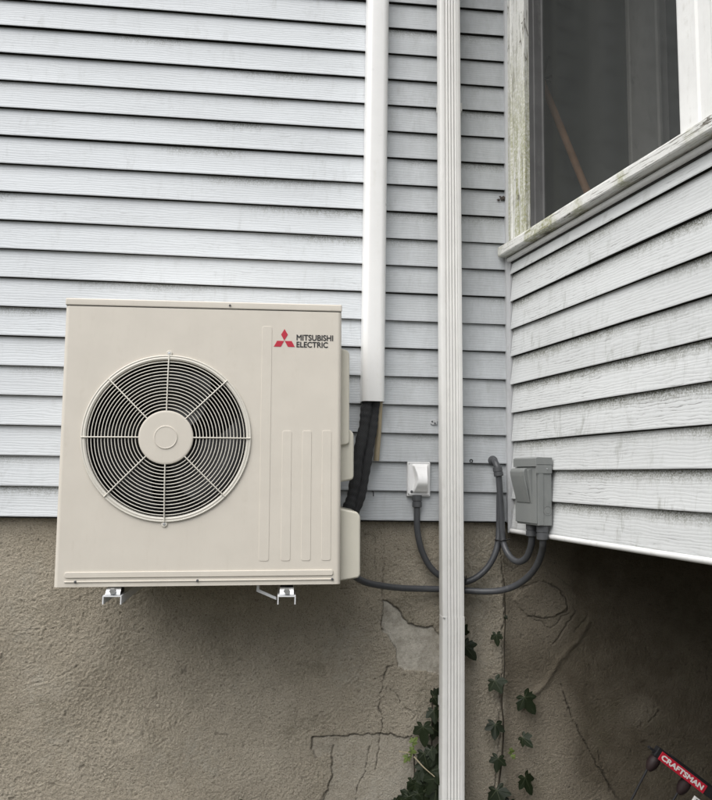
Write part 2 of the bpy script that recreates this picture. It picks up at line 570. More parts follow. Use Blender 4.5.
def text_mesh(name, s, size, bold=0.0, spacing=1.0, depth=0.0003):
    cu = bpy.data.curves.new(name, 'FONT')
    cu.body = s
    cu.size = size
    cu.offset = bold
    cu.space_character = spacing
    cu.extrude = depth
    o = bpy.data.objects.new(name, cu)
    C.objects.link(o)
    bpy.context.view_layer.update()
    me = bpy.data.meshes.new_from_object(o.evaluated_get(bpy.context.evaluated_depsgraph_get()))
    bpy.data.objects.remove(o)
    bpy.data.curves.remove(cu)
    co = np.empty(len(me.vertices) * 3)
    me.vertices.foreach_get('co', co)
    co = co.reshape(-1, 3)
    me.name = name
    me.materials.clear()
    return me, co[:, 0].min(), co[:, 0].max(), co[:, 1].min(), co[:, 1].max()

def embolden(me, d, axes=(0, 1)):
    """thicken lettering by laying slightly shifted copies of it over one another, each a hair deeper"""
    bm = bmesh.new()
    for k, (a, b) in enumerate(((0, 0), (-d, 0), (d, 0), (0, -d), (0, d))):
        m2 = me.copy()
        m2.transform(Matrix.Translation((a, b, -0.00002 * k)))
        bm.from_mesh(m2)
        bpy.data.meshes.remove(m2)
    bm.to_mesh(me)
    bm.free()
    return me

def fit_text(me, bounds, w, h):
    """scale a text mesh (in XY) to a w x h box with its lower left corner at the origin"""
    x0, x1, y0, y1 = bounds
    me.transform(Matrix.Diagonal((w / (x1 - x0), h / (y1 - y0), 1, 1)) @ Matrix.Translation((-x0, -y0, 0)))
    return me

def vnoise(x, y, seed=0):
    """smooth value noise on arrays"""
    g = np.random.default_rng(seed).random((256, 256))
    xi, yi = np.floor(x).astype(int), np.floor(y).astype(int)
    fx, fy = x - xi, y - yi
    fx, fy = fx * fx * (3 - 2 * fx), fy * fy * (3 - 2 * fy)
    a, b = g[xi % 256, yi % 256], g[(xi + 1) % 256, yi % 256]
    c, d = g[xi % 256, (yi + 1) % 256], g[(xi + 1) % 256, (yi + 1) % 256]
    return (a * (1 - fx) + b * fx) * (1 - fy) + (c * (1 - fx) + d * fx) * fy - 0.5

# ------------------------------------------------------------------ ground
g = obj('ground', box_mesh('ground', -60, 60, -60, 60, -1.85, -1.35), 'ground')
tag(g, kind='structure')

# ------------------------------------------------------------------ siding boards
PITCH = 0.1016
def board_mesh(name, length, h, seed, mat, cut=None):
    """one lap of siding along +X, outward = -Y: sloping face, thin lower lip, hollow behind the lip"""
    rr = np.random.default_rng(seed)
    prof = [(0.0012, h + 0.010), (0.0018, h - 0.0016), (0.0026, h * 0.90), (0.0058, h * 0.66), (0.0096, h * 0.34), (0.0130, 0.007), (0.0137, 0.0035), (0.0136, 0.0012), (0.0130, 0.0),
            (0.0122, 0.0), (0.0116, 0.003), (0.0026, h * 0.70), (0.0002, h + 0.010)]
    if cut:
        prof = [(o, z) for o, z in prof]
    n = max(4, int(length / 0.07))
    xs = np.linspace(0, length, n + 1)
    dz = 0.0022 * vnoise(xs * 1.6 + seed * 3.1, np.full_like(xs, seed + .5), 5)
    dy = 0.0035 * vnoise(xs * 2.3 + seed * 1.7, np.full_like(xs, seed + 9.5), 6)
    m = len(prof)
    vs, fs, uv = [], [], []
    for i, x in enumerate(xs):
        for o, z in prof:
            vs.append((x, -o - dy[i] * (o / 0.0137), z + dz[i]))
            uv.append((x, z))
    for i in range(n):
        for j in range(m):
            k = (j + 1) % m
            fs.append((i * m + j, i * m + k, (i + 1) * m + k, (i + 1) * m + j))
    fs.append(tuple(range(m))[::-1])
    fs.append(tuple(n * m + j for j in range(m)))
    me = mesh(name, vs, fs)
    ul = me.uv_layers.new(name='UVMap')
    ul.data.foreach_set('uv', [c for l in me.loops for c in uv[l.vertex_index]])
    me.shade_smooth()
    me.set_sharp_from_angle(angle=R(35))
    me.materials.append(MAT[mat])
    me.materials.append(MAT['lap_shade_grime'])
    me.polygons.foreach_set('material_index', [(1 if j == 0 or j >= 8 else 0) for i in range(n) for j in range(m)] + [0, 0])  # tucked top and hollow underside carry the painted lap shade
    return me

# main wall: its face stands in the plane y = 0
house = empty('house_wall', (-1.3, 0.06, 0))
tag(house, 'long wall of pale grey white lap siding behind the condenser unit', 'wall')
def hchild(name, me, mat, par=None):
    o = obj(name, me, mat, house)
    o.matrix_parent_inverse = Matrix.Translation((1.3, -0.06, 0))
    return o
hchild('sheathing', box_mesh('sheathing', -2.9, 0.016, 0.0005, 0.12, 0.004, 3.05), 'sheathing')
XL, XR = -2.75, -0.004
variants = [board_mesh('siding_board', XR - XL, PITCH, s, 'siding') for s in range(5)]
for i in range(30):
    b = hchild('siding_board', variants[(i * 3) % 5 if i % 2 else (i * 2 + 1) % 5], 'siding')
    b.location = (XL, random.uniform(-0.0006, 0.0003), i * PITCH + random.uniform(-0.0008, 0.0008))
hchild('starter_strip', box_mesh('starter_strip', XL, XR, -0.0045, 0.0, -0.006, 0.003), 'sheathing')
# inside corner post
hchild('corner_post', prism_mesh('corner_post', [(-0.004, 0.0), (-0.004, -0.024), (0.0085, -0.026), (0.0085, -0.0205), (0.014, -0.0195), (0.014, 0.0)], 'z', -0.004, 3.05, smooth=None), 'trim')

# ------------------------------------------------------------------ porch wall (splayed wing coming towards the camera)
TH = 0.188842
XW, ZW = 0.0134, -0.0226
porch = empty('porch_wall', (XW, 0, 0), (0, 0, -math.pi / 2 + TH))     # local +X runs along the wall towards the camera, local -Y faces out (left)
tag(porch, 'weathered lap sided porch wall with window jutting out on the right', 'wall')
WL = 2.40  # wall lengthened out of view to block sky light from the corner
pv = [board_mesh('siding_board', WL - 0.034, PITCH, 20 + s, 'siding_wing') for s in range(5)]
pcut = board_mesh('siding_board', WL - 0.034, 0.050, 31, 'siding_wing')
for i in range(9):
    b = obj('siding_board', pv[(i * 2) % 5], 'siding_wing', porch)
    b.location = (0.034, random.uniform(-0.0006, 0.0003), ZW + i * PITCH + random.uniform(-0.0008, 0.0008))
b = obj('siding_board', pcut, 'siding_wing', porch, (0.034, 0, ZW + 9 * PITCH))
obj('sheathing', box_mesh('sheathing', 0.0, WL, 0.0005, 0.11, ZW - 0.004, 0.972), 'sheathing', porch)
obj('corner_channel', prism_mesh('corner_channel', [(0.019, 0.0), (0.019, -0.021), (0.0225, -0.022), (0.0245, -0.012), (0.031, -0.012), (0.031, 0.0)], 'z', ZW - 0.016, 0.944, smooth=None), 'trim', porch)
# rounded starter bead along the bottom edge
arc = [(-0.0105 + 0.0095 * math.cos(a), -0.0105 + 0.0085 * math.sin(a)) for a in np.linspace(R(20), R(340), 14)]
obj('bottom_bead', prism_mesh('bottom_bead', [(y - 0.001, z + ZW + 0.0015) for y, z in arc], 'x', 0.028, WL, smooth=50), 'trim_white', porch)
arc2 = [(-0.013 + 0.0095 * math.cos(a), 0.0095 * math.sin(a)) for a in np.linspace(R(10), R(350), 14)]
obj('top_bead', prism_mesh('top_bead', [(y, z + 0.9475) for y, z in arc2], 'x', 0.026, WL, smooth=50), 'trim_white', porch)
obj('bead_backing', box_mesh('bead_backing', 0.02, WL, -0.0075, 0.0, 0.934, 0.9685), 'sheathing', porch)
# window: sill, casings, jamb, pane
win = obj('window', box_mesh('window', 0.16, 0.172, 0.0472, 0.0535, 1.0095, 2.2995), 'jamb', porch)
def sill_mesh():
    L0, L1 = 0.012, WL
    n = 60
    prof = [(0.10, 1.008), (-0.040, 0.9985), (-0.0475, 0.9955), (-0.050, 0.990), (-0.050, 0.9635), (-0.047, 0.9595), (-0.012, 0.9595), (-0.012, 0.9660), (0.10, 0.9660)]
    m = len(prof)
    vs, fs = [], []
    xs = np.linspace(L0, L1, n + 1)
    wob = 0.0022 * vnoise(xs * 9, xs * 0 + .3, 3)
    wob2 = 0.0022 * vnoise(xs * 7, xs * 0 + 4.3, 4)
    for i, x in enumerate(xs):
        for j, (y, z) in enumerate(prof):
            vs.append((x, y + (wob[i] if y < -0.03 else 0), z + (wob2[i] if y < -0.03 else 0)))
    for i in range(n):
        for j in range(m):
            k = (j + 1) % m
            fs.append((i * m + j, i * m + k, (i + 1) * m + k, (i + 1) * m + j))
    fs.append(tuple(range(m))[::-1]); fs.append(tuple(n * m + j for j in range(m)))
    me = mesh('sill', vs, fs)
    me.shade_smooth(); me.set_sharp_from_angle(angle=R(15))
    return me
obj('sill', sill_mesh(), 'sill', win)
# left casing: stepped moulding, painted long ago
obj('casing', prism_mesh('casing', [(0.016, 0.0), (0.016, -0.012), (0.042, -0.014), (0.048, -0.020), (0.058, -0.022), (0.064, -0.017), (0.118, -0.017), (0.122, -0.021), (0.155, -0.021), (0.158, -0.018), (0.158, 0.0)], 'z', 1.0005, 2.42, smooth=None), 'casing', win)
obj('corner_filler', box_mesh('corner_filler', 0.0085, 0.0155, -0.0165, 0.05, 1.0, 2.42), 'trim', win)
obj('jamb_liner', prism_mesh('jamb_liner', [(0.152, 0.001), (0.1595, 0.001), (0.1595, 0.016), (0.166, 0.017), (0.166, 0.045), (0.175, 0.046), (0.175, 0.054), (0.152, 0.054)], 'z', 1.0095, 2.30, smooth=None), 'jamb', win)
obj('casing', prism_mesh('casing', [(0.925, 0.0), (0.925, -0.019), (0.931, -0.022), (0.990, -0.022), (0.996, -0.018), (1.035, -0.018), (1.042, -0.021), (1.075, -0.021), (1.08, -0.02), (1.08, 0.0)], 'z', 1.0005, 2.42, smooth=None), 'casing_white', win)
obj('jamb_liner', box_mesh('jamb_liner', 0.915, 0.93, 0.001, 0.056, 1.0095, 2.30, 0.001), 'jamb', win)
obj('pane', box_mesh('pane', 0.1755, 0.9145, 0.048, 0.052, 1.0085, 2.30), 'glass', win)
obj('head_casing', box_mesh('head_casing', 0.0165, 1.08, -0.0235, 0.1, 2.425, 2.6, 0.003), 'casing_white', win)
obj('upper_wall', box_mesh('upper_wall', 1.081, WL, -0.006, 0.1, 1.0095, 2.6), 'trim_white', porch)
# the rest of the porch: floor, far walls, unseen shading roof, room behind the window
shell = empty('porch_shell', (1.2, -0.8, 0))
tag(shell, 'enclosed porch room behind the window with dark floor underside', 'porch')
def sh(name, me, mat):
    o = obj(name, me, mat, shell)
    o.matrix_parent_inverse = Matrix.Translation((-1.2, 0.8, 0))
    return o
def wing_pt(s, t):
    return (XW + math.sin(TH) * s - math.cos(TH) * t, -math.cos(TH) * s - math.sin(TH) * t)
q0, q1 = wing_pt(0.0, -0.004), wing_pt(WL, -0.004)
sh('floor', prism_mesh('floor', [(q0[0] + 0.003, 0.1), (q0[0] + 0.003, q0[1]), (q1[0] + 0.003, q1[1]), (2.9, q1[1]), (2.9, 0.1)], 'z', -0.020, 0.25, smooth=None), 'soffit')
q0, q1 = wing_pt(0.0, 0.42), wing_pt(WL, 0.42)
sh('shading_roof', prism_mesh('shading_roof', [(q0[0], -0.02), (q1[0] - 0.1, q1[1] - 0.15), (3.1, q1[1] - 0.15), (3.1, -0.02)], 'z', 2.604, 2.75, smooth=None), 'trim_white')  # unseen slab, its left overhang added to shade the corner strip and wing
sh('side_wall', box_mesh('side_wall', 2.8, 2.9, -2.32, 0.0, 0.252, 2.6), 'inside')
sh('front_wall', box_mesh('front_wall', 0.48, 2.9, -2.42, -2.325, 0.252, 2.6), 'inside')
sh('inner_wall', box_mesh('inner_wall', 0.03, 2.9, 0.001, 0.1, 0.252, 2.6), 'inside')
# a door frame on the house wall inside the porch, dimly seen through the window
sh('door_casing', prism_mesh('door_casing', [(0.487, 0.0), (0.487, -0.018), (0.492, -0.022), (0.595, -0.022), (0.602, -0.028), (0.612, -0.028), (0.614, -0.01), (0.648, -0.01), (0.648, 0.0)], 'z', 0.253, 2.45, smooth=None), 'inside_trim')
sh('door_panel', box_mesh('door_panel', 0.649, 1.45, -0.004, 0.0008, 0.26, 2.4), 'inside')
sh('shading_skirt', box_mesh('shading_skirt', 1.42, 1.55, -2.35, 0.0, -1.36, -0.022), 'soffit')  # unseen side closure added to darken the space under the porch
sh('shading_skirt_front', box_mesh('shading_skirt_front', 0.65, 1.418, -2.35, -2.26, -1.36, -0.022), 'soffit')  # unseen front closure, added to keep light out below the floor

# ------------------------------------------------------------------ foundation wall: rough stucco, modelled as one relief
def dist_poly(X, Z, pts):
    d = np.full(X.shape, 9.0)
    for (x0, z0), (x1, z1) in zip(pts, pts[1:]):
        dx, dz = x1 - x0, z1 - z0
        t = np.clip(((X - x0) * dx + (Z - z0) * dz) / (dx * dx + dz * dz + 1e-12), 0, 1)
        d = np.minimum(d, np.hypot(X - x0 - t * dx, Z - z0 - t * dz))
    return d
def inside(X, Z, poly):
    r = np.zeros(X.shape, bool)
    n = len(poly)
    for i in range(n):
        (x0, z0), (x1, z1) = poly[i], poly[(i + 1) % n]
        if z0 == z1:
            continue
        c = ((z0 > Z) != (z1 > Z)) & (X < (x1 - x0) * (Z - z0) / (z1 - z0) + x0)
        r ^= c
    return r

def foundation():
    st = 0.0031
    xs = np.concatenate([np.linspace(-2.75, -1.83, 24), np.arange(-1.80, 0.88, st), np.linspace(0.9, 1.415, 20)])
    zs = np.concatenate([np.linspace(-1.36, -1.04, 14), np.arange(-1.02, 0.02, st)])
    X, Z = np.meshgrid(xs, zs)
    jx = X + 0.010 * vnoise(X * 45, Z * 45, 1) + 0.005 * vnoise(X * 130, Z * 130, 2)
    jz = Z + 0.010 * vnoise(X * 45, Z * 45, 3) + 0.005 * vnoise(X * 130, Z * 130, 4)
    patchA = [(-.439, -.275), (-.41, -.288), (-.384, -.316), (-.352, -.362), (-.262, -.374), (-.235, -.40), (-.235, -.53), (-.385, -.506), (-.392, -.44), (-.441, -.38)]
    patchB = [(-.675, -.733), (-.44, -.727), (-.40, -.728), (-.36, -.742), (-.23, -.735), (-.23, -1.03), (-.66, -1.03), (-.635, -.94), (-.606, -.87), (-.609, -.80), (-.66, -.797), (-.678, -.77)]
    patchC = [(.028, -.275), (.06, -.235), (.142, -.213), (.195, -.24), (.229, -.293), (.20, -.327), (.14, -.345), (.082, -.337)]
    A, B, Cc = inside(jx, jz, patchA), inside(jx, jz, patchB), inside(jx, jz, patchC)
    # broad undulation
    h = 0.010 * vnoise(X * 3, Z * 3, 7) + 0.006 * vnoise(X * 8, Z * 8, 8)
    # rough cast: short strokes whose direction wanders (trowel sweeps)
    ang = 5.0 * vnoise(X * 2.4 + 3, Z * 2.4, 9) + 0.6
    ca, sa = np.cos(ang), np.sin(ang)
    U, V = X * ca + Z * sa, -X * sa + Z * ca
    strokes = 0.7 * vnoise(U * 60, V * 150, 10) + 1.0 * vnoise(U * 95, V * 240, 12)
    lumps = 0.6 * vnoise(X * 140, Z * 140, 13) + 1.1 * vnoise(X * 250, Z * 250, 14)
    smooth = 1.0 - 0.68 * A - 0.50 * B
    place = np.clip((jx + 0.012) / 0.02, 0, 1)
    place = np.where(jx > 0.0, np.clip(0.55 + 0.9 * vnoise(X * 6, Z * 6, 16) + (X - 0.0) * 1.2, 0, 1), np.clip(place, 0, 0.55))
    amp = (0.0030 + 0.0022 * vnoise(X * 5, Z * 5, 15)) * smooth * (1 - 0.35 * place)
    h = h + amp * (0.42 * strokes + 0.85 * lumps)
    h = np.where(A, h - 0.0075, h)
    h = np.where(B, h - 0.0065, h)
    h = np.where(Cc, h + 0.006, h)
    # a wedge of thicker render running down to the left under the porch
    rid = dist_poly(X + 0.05 * vnoise(X * 9, Z * 9, 31) + 0.02 * vnoise(X * 31, Z * 31, 32), Z + 0.05 * vnoise(X * 9, Z * 9, 33), [(.62, -.06), (.492, -.152), (.302, -.345), (.175, -.499), (.06, -.64)])
    side = ((X - .302) * 0.77 + (Z + .345) * 0.64) > 0
    h = h + np.where(side, 0.007 * np.exp(-(rid / 0.060) ** 2), 0.007 * np.exp(-(rid / 0.014) ** 2))
    wear = np.zeros_like(X)
    # sweeps left by the trowel: shallow curved grooves with a raised edge
    ra = np.random.default_rng(77)
    for _ in range(150):
        cx_, cz_ = ra.uniform(-1.8, 0.85), ra.uniform(-1.0, -0.05)
        rr_, a0_, da_ = ra.uniform(0.10, 0.35), ra.uniform(0, 6.28), ra.uniform(0.3, 0.9)
        t_ = np.linspace(a0_, a0_ + da_, 6)
        ax_, az_ = cx_ + rr_ * (np.cos(t_) - np.cos(a0_)), cz_ + rr_ * (np.sin(t_) - np.sin(a0_))
        i0, i1 = np.searchsorted(xs, [ax_.min() - .012, ax_.max() + .012])
        j0, j1 = np.searchsorted(zs, [az_.min() - .012, az_.max() + .012])
        if i1 - i0 < 3 or j1 - j0 < 3:
            continue
        sl = (slice(j0, j1), slice(i0, i1))
        d = dist_poly(X[sl] + 0.004 * vnoise(X[sl] * 60, Z[sl] * 60, 51), Z[sl] + 0.004 * vnoise(X[sl] * 60, Z[sl] * 60, 52), list(zip(ax_, az_)))
        dep = ra.uniform(0.0003, 0.0011)
        h[sl] += smooth[sl] * dep * (np.exp(-((d - 0.006) / 0.003) ** 2) - 1.2 * np.exp(-(d / 0.003) ** 2)) * np.clip(0.5 + 1.6 * vnoise(X[sl] * 18, Z[sl] * 18, 53), 0, 1)
    cracks = [
        ([(-.437, -.09), (-.44, -.2), (-.439, -.275), (-.445, -.38)], .0022, .8),
        ([(-.475, -.05), (-.466, -.16), (-.462, -.21)], .0016, .6),
        ([(-.439, -.275), (-.41, -.288), (-.384, -.316), (-.352, -.362), (-.31, -.372), (-.262, -.374)], .0040, 1.0),
        ([(-.441, -.376), (-.392, -.44)], .0016, .5),
        ([(-.392, -.5), (-.42, -.507), (-.434, -.53), (-.468, -.55)], .0036, 1.0),
        ([(-.434, -.53), (-.438, -.58), (-.447, -.64), (-.438, -.70), (-.443, -.76), (-.45, -.82), (-.458, -.85)], .0030, 1.0),
        ([(-.43, -.575), (-.405, -.58), (-.375, -.61), (-.35, -.645), (-.33, -.66)], .0024, .8),
        ([(-.676, -.735), (-.60, -.735), (-.52, -.731), (-.44, -.727), (-.405, -.727), (-.38, -.742), (-.35, -.742), (-.33, -.732)], .0036, 1.0),
        ([(-.676, -.735), (-.678, -.775)], .0028, .9),
        ([(-.607, -.765), (-.609, -.82), (-.605, -.87), (-.622, -.905), (-.65, -.95)], .0040, 1.0),
        ([(-.474, -.773), (-.486, -.82), (-.489, -.853), (-.52, -.905), (-.53, -.96)], .0034, 1.0),
        ([(-.66, -.797), (-.62, -.80)], .0030, .9),
        ([(-.012, -.01), (-.016, -.10), (-.010, -.20), (-.006, -.30), (-.012, -.40), (-.009, -.50), (-.017, -.60), (-.019, -.748), (-.03, -.85), (-.047, -.97)], .0034, 1.0),
        ([(-.02, -.12), (.0, -.15), (.03, -.17), (.06, -.15)], .0020, .6),
        ([(.06, -.235), (.142, -.213), (.195, -.24), (.229, -.293), (.222, -.32), (.195, -.327), (.14, -.345), (.082, -.337)], .0034, .95),
        ([(.10, -.345), (.14, -.365), (.165, -.375), (.19, -.36), (.205, -.335), (.232, -.325)], .0026, .8),
        ([(.245, -.29), (.254, -.325), (.232, -.35), (.209, -.379), (.19, -.41), (.172, -.43)], .0028, .8),
        ([(.302, -.33), (.285, -.35), (.25, -.385)], .0026, .8),
        ([(.199, -.567), (.212, -.61), (.241, -.686), (.266, -.735), (.294, -.788), (.33, -.846), (.364, -.906), (.406, -.965)], .0036, 1.0),
        ([(.335, -.79), (.335, -.83), (.347, -.862), (.365, -.91), (.40, -.965)], .0022, .8),
        ([(.13, -.16), (.20, -.20), (.26, -.25)], .0018, .6),
        ([(.52, -.705), (.535, -.690), (.56, -.665)], .0040, .9),
    ]
    for pts, wd, st_ in cracks:
        d = dist_poly(jx, jz, pts)
        wloc = wd * (0.36 + 0.95 * (vnoise(X * 40, Z * 40, 17) + 0.15))
        g_ = np.exp(-(d / np.maximum(wloc, 0.0006)) ** 2)
        h = h - 0.008 * g_ * st_
        wear = np.maximum(wear, 0.62 * g_ * st_ * np.clip(0.75 + 1.2 * vnoise(X * 22, Z * 22, 41), 0.15, 1))
    # old pits
    pits = vnoise(X * 75, Z * 75, 21)
    pm = np.clip((pits - 0.40) / 0.06, 0, 1) * smooth
    h = h - 0.0025 * pm
    wear = np.maximum(wear, 0.30 * pm)
    patch = np.where(A, 1.0, np.where(B, 0.35, 0.0))
    Y = 0.020 - h
    nx, nz = len(xs), len(zs)
    vs = np.stack([X, Y, Z], -1).reshape(-1, 3)
    idx = np.arange(nx * nz).reshape(nz, nx)
    fs = np.stack([idx[:-1, :-1], idx[:-1, 1:], idx[1:, 1:], idx[1:, :-1]], -1).reshape(-1, 4)
    me = bpy.data.meshes.new('foundation_wall')
    me.vertices.add(len(vs)); me.vertices.foreach_set('co', vs.ravel())
    me.loops.add(fs.size); me.loops.foreach_set('vertex_index', fs.ravel().astype(np.int32))
    me.polygons.add(len(fs)); me.polygons.foreach_set('loop_start', np.arange(0, fs.size, 4, dtype=np.int32))
    me.update(calc_edges=True)
    for nm, arr in (('wear', wear), ('patch', patch), ('place', place)):
        a = me.attributes.new(nm, 'FLOAT', 'POINT')
        a.data.foreach_set('value', arr.ravel().astype(np.float32))
    me.shade_smooth()
    return me
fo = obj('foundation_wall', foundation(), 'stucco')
tag(fo, 'cracked rough brown stucco foundation wall below the siding', 'wall')
obj('core', box_mesh('core', -2.75, 1.41, 0.065, 0.12, -1.36, 0.0), 'sheathing', fo)

# ------------------------------------------------------------------ outdoor condenser unit
UW, UH, UD = 0.811, 0.832, 0.33
unit = empty('condenser_unit', (-1.0285, -0.235, -0.169), (0, R(-0.75), 0))
tag(unit, 'large beige outdoor condenser unit with round fan grille mounted on the wall', 'air conditioner')
FY = -UD / 2                      # front plane, local
FX, FZ, FR = -0.1035, 0.4235, 0.236   # fan centre and opening radius
rc = 0.012
def case_profile():
    x0, x1, y0, y1 = -UW / 2, UW / 2, FY, UD / 2
    p = [(x0 + rc, y0)]
    for a in np.linspace(R(270), R(180), 7)[1:]:
        p.append((x0 + rc + rc * math.cos(a), y0 + rc + rc * math.sin(a)))
    p.append((x0, y1)); p.append((x1, y1))
    for a in np.linspace(R(0), R(-90), 7):
        p.append((x1 - rc + rc * math.cos(a), y0 + rc + rc * math.sin(a)))
    return p
def casing_mesh():
    """sides, back and bottom of the cabinet; the front panel closes it"""
    p = case_profile()
    z0, z1 = 0.0, UH - 0.024
    vs, fs = [], []
    for (x, y) in p:
        vs += [(x, y, z0), (x, y, z1)]
    for i in range(len(p) - 1):
        a, b = 2 * i, 2 * i + 2
        fs.append((a, a + 1, b + 1, b))
    fs.append(tuple(range(0, 2 * len(p), 2)))
    me = mesh('cabinet', vs, fs)
    me.shade_smooth(); me.set_sharp_from_angle(angle=R(40))
    return me
obj('cabinet', casing_mesh(), 'unit', unit)
def front_mesh():
    x0, x1, z0, z1 = -UW / 2 + rc, UW / 2 - rc, 0.0, UH - 0.024
    xm = FX + (FX - x0)           # split right of the fan field
    n = 96
    angs = [2 * math.pi * i / n for i in range(n)]
    for cx_, cz_ in ((x0, z0), (xm, z0), (x0, z1), (xm, z1)):
        angs.append(math.atan2(cz_ - FZ, cx_ - FX) % (2 * math.pi))
    angs = sorted(set(round(a, 6) for a in angs))
    bm = bmesh.new()
    inn, dip, out = [], [], []
    for a in angs:
        c, s = math.cos(a), math.sin(a)
        t = min([((x1_ - FX) / c) for x1_ in ((xm,) if c > 1e-9 else (x0,) if c < -1e-9 else ())] + [((z_ - FZ) / s) for z_ in ((z1,) if s > 1e-9 else (z0,) if s < -1e-9 else ())])
        out.append(bm.verts.new((FX + c * t, FY, FZ + s * t)))
        dip.append(bm.verts.new((FX + c * (FR + 0.004), FY, FZ + s * (FR + 0.004))))
        inn.append(bm.verts.new((FX + c * FR, FY + 0.006, FZ + s * FR)))
    m = len(angs)
    for i in range(m):
        k = (i + 1) % m
        bm.faces.new((out[i], out[k], dip[k], dip[i]))
        bm.faces.new((dip[i], dip[k], inn[k], inn[i]))
    q = [bm.verts.new((xm, FY, z0)), bm.verts.new((x1, FY, z0)), bm.verts.new((x1, FY, z1)), bm.verts.new((xm, FY, z1))]
    bm.faces.new(q)
    return bm_mesh(bm, 'front_panel')
fp = obj('front_panel', front_mesh(), 'unit', unit)
lid = obj('top_cover', box_mesh('top_cover', -UW / 2 - 0.0008, UW / 2 + 0.0008, FY - 0.0010, UD / 2, UH - 0.0222, UH, 0.004, 3), 'unit', unit)
obj('lid_gap', box_mesh('lid_gap', -UW / 2 + 0.004, UW / 2 - 0.004, FY + 0.003, UD / 2 - 0.01, UH - 0.0255, UH - 0.0215), 'black', lid)
# fan cavity
obj('fan_shroud', lathe_mesh('fan_shroud', [(FR + 0.001, FY + 0.004), (FR - 0.004, FY + 0.03), (FR - 0.006, FY + 0.16)], 72, 'y', (FX, 0, FZ)), 'black', unit)
obj('coil', box_mesh('coil', -UW / 2 + 0.01, UW / 2 - 0.2, FY + 0.165, FY + 0.17, 0.02, UH - 0.04), 'coil', unit)
fan = obj('fan', lathe_mesh('fan', [(0.0, FY + 0.040), (0.045, FY + 0.042), (0.066, FY + 0.050), (0.07, FY + 0.12)], 40, 'y', (FX, 0, FZ)), 'blade', unit)
def blade_mesh(a0):
    vs, fs = [], []
    nr, na = 7, 9
    for i in range(nr):
        r = 0.062 + (0.222 - 0.062) * i / (nr - 1)
        for j in range(na):
            a = a0 + R(-42 + 84 * j / (na - 1)) + 0.9 * (i / (nr - 1)) ** 1.5 * 0.5
            y = FY + 0.05 + 0.055 * (j / (na - 1)) + 0.012 * math.sin(i)
            vs.append((FX + r * math.cos(a), y, FZ + r * math.sin(a)))
    for i in range(nr - 1):
        for j in range(na - 1):
            k = i * na + j
            fs.append((k, k + 1, k + na + 1, k + na))
    return mesh('blade', vs, fs, True)
for k in range(3):
    obj('blade', blade_mesh(R(75 + 120 * k)), 'blade', fan)
# fan guard: rim, rings, spokes, hub disc
guard = obj('fan_guard', ring_mesh('fan_guard', FX, FZ, FY - 0.003, 0.2405, 0.0030, 120, 8), 'unit_grille', unit)
obj('guard_flange', lathe_mesh('guard_flange', [(0.2400, FY - 0.0006), (0.2375, FY - 0.0050), (0.2330, FY - 0.0062), (0.2290, FY - 0.0040), (0.2275, FY + 0.004)], 120, 'y', (FX, 0, FZ)), 'unit_grille', guard)
NR = 15
for i in range(NR):
    rad = 0.0865 + (0.2225 - 0.0865) * i / (NR - 1)
    dome = 0.016 * (1 - (rad / 0.24) ** 3)
    obj('guard_ring', ring_mesh('guard_ring', FX, FZ, FY - 0.003 - dome, rad, 0.00145, 96, 8), 'unit_grille', guard)
for i in range(8):
    a = R(45 * i)
    pts = []
    for t in np.linspace(0.07, 0.2415, 9):
        dome = 0.016 * (1 - (t / 0.24) ** 3)
        pts.append((FX + t * math.cos(a), FY - 0.0062 - dome, FZ + t * math.sin(a)))
    obj('spoke', tube_mesh('spoke', pts, 0.0020, 8), 'unit_grille', guard)
hubd = obj('hub_disc', lathe_mesh('hub_disc', [(0.0, FY - 0.0255), (0.0300, FY - 0.0255), (0.0308, FY - 0.0262), (0.0325, FY - 0.0262), (0.0335, FY - 0.0242), (0.0350, FY - 0.0240), (0.0375, FY - 0.0240), (0.0715, FY - 0.0240), (0.0735, FY - 0.0239), (0.0765, FY - 0.0232), (0.0780, FY - 0.0205), (0.0780, FY - 0.0165)], 72, 'y', (FX, 0, FZ), 18), 'unit', guard)
for sgn in (1, -1):
    z = FZ + sgn * 0.2485
    t_ = obj('mounting_tab', lathe_mesh('mounting_tab', [(0.0, FY - 0.004), (0.0075, FY - 0.004), (0.0085, FY - 0.003), (0.0085, FY)], 24, 'y', (FX, 0, z)), 'unit_grille', guard)
    obj('screw', lathe_mesh('screw', [(0.0, FY - 0.0062), (0.0030, FY - 0.0058), (0.0040, FY - 0.0042)], 16, 'y', (FX, 0, z)), 'galv', t_)
# pressed ribs on the front
def rib_mesh(x0, x1, z0, z1, h=0.0011):
    bm = bmesh.new()
    bmesh.ops.create_cube(bm, size=1.0)
    for v in bm.verts:
        v.co = Vector(((x0 + x1) / 2 + v.co.x * (x1 - x0), FY - h / 2 + 0.0006 + v.co.y * (h + 0.0012), (z0 + z1) / 2 + v.co.z * (z1 - z0)))
    vert = [e for e in bm.edges if abs(e.verts[0].co.y - e.verts[1].co.y) > 1e-5]
    bmesh.ops.bevel(bm, geom=vert, offset=min(0.006, 0.40 * min(x1 - x0, z1 - z0)), segments=4, affect='EDGES', profile=0.5)
    ft = [e for e in bm.edges if all(v.co.y < FY - h + 0.0008 for v in e.verts) and len(e.link_faces) == 2 and any(len(f.verts) > 6 for f in e.link_faces)]
    bmesh.ops.bevel(bm, geom=ft, offset=min(0.0013, h * 0.7), segments=3, affect='EDGES', profile=0.5)
    return bm_mesh(bm, 'embossed_rib', 12)
U0 = 1.0285
def ux(x, z): return x + U0 + 0.0131 * (z + 0.169)
def uz(z, x): return z + 0.169 - 0.0131 * (x + U0)
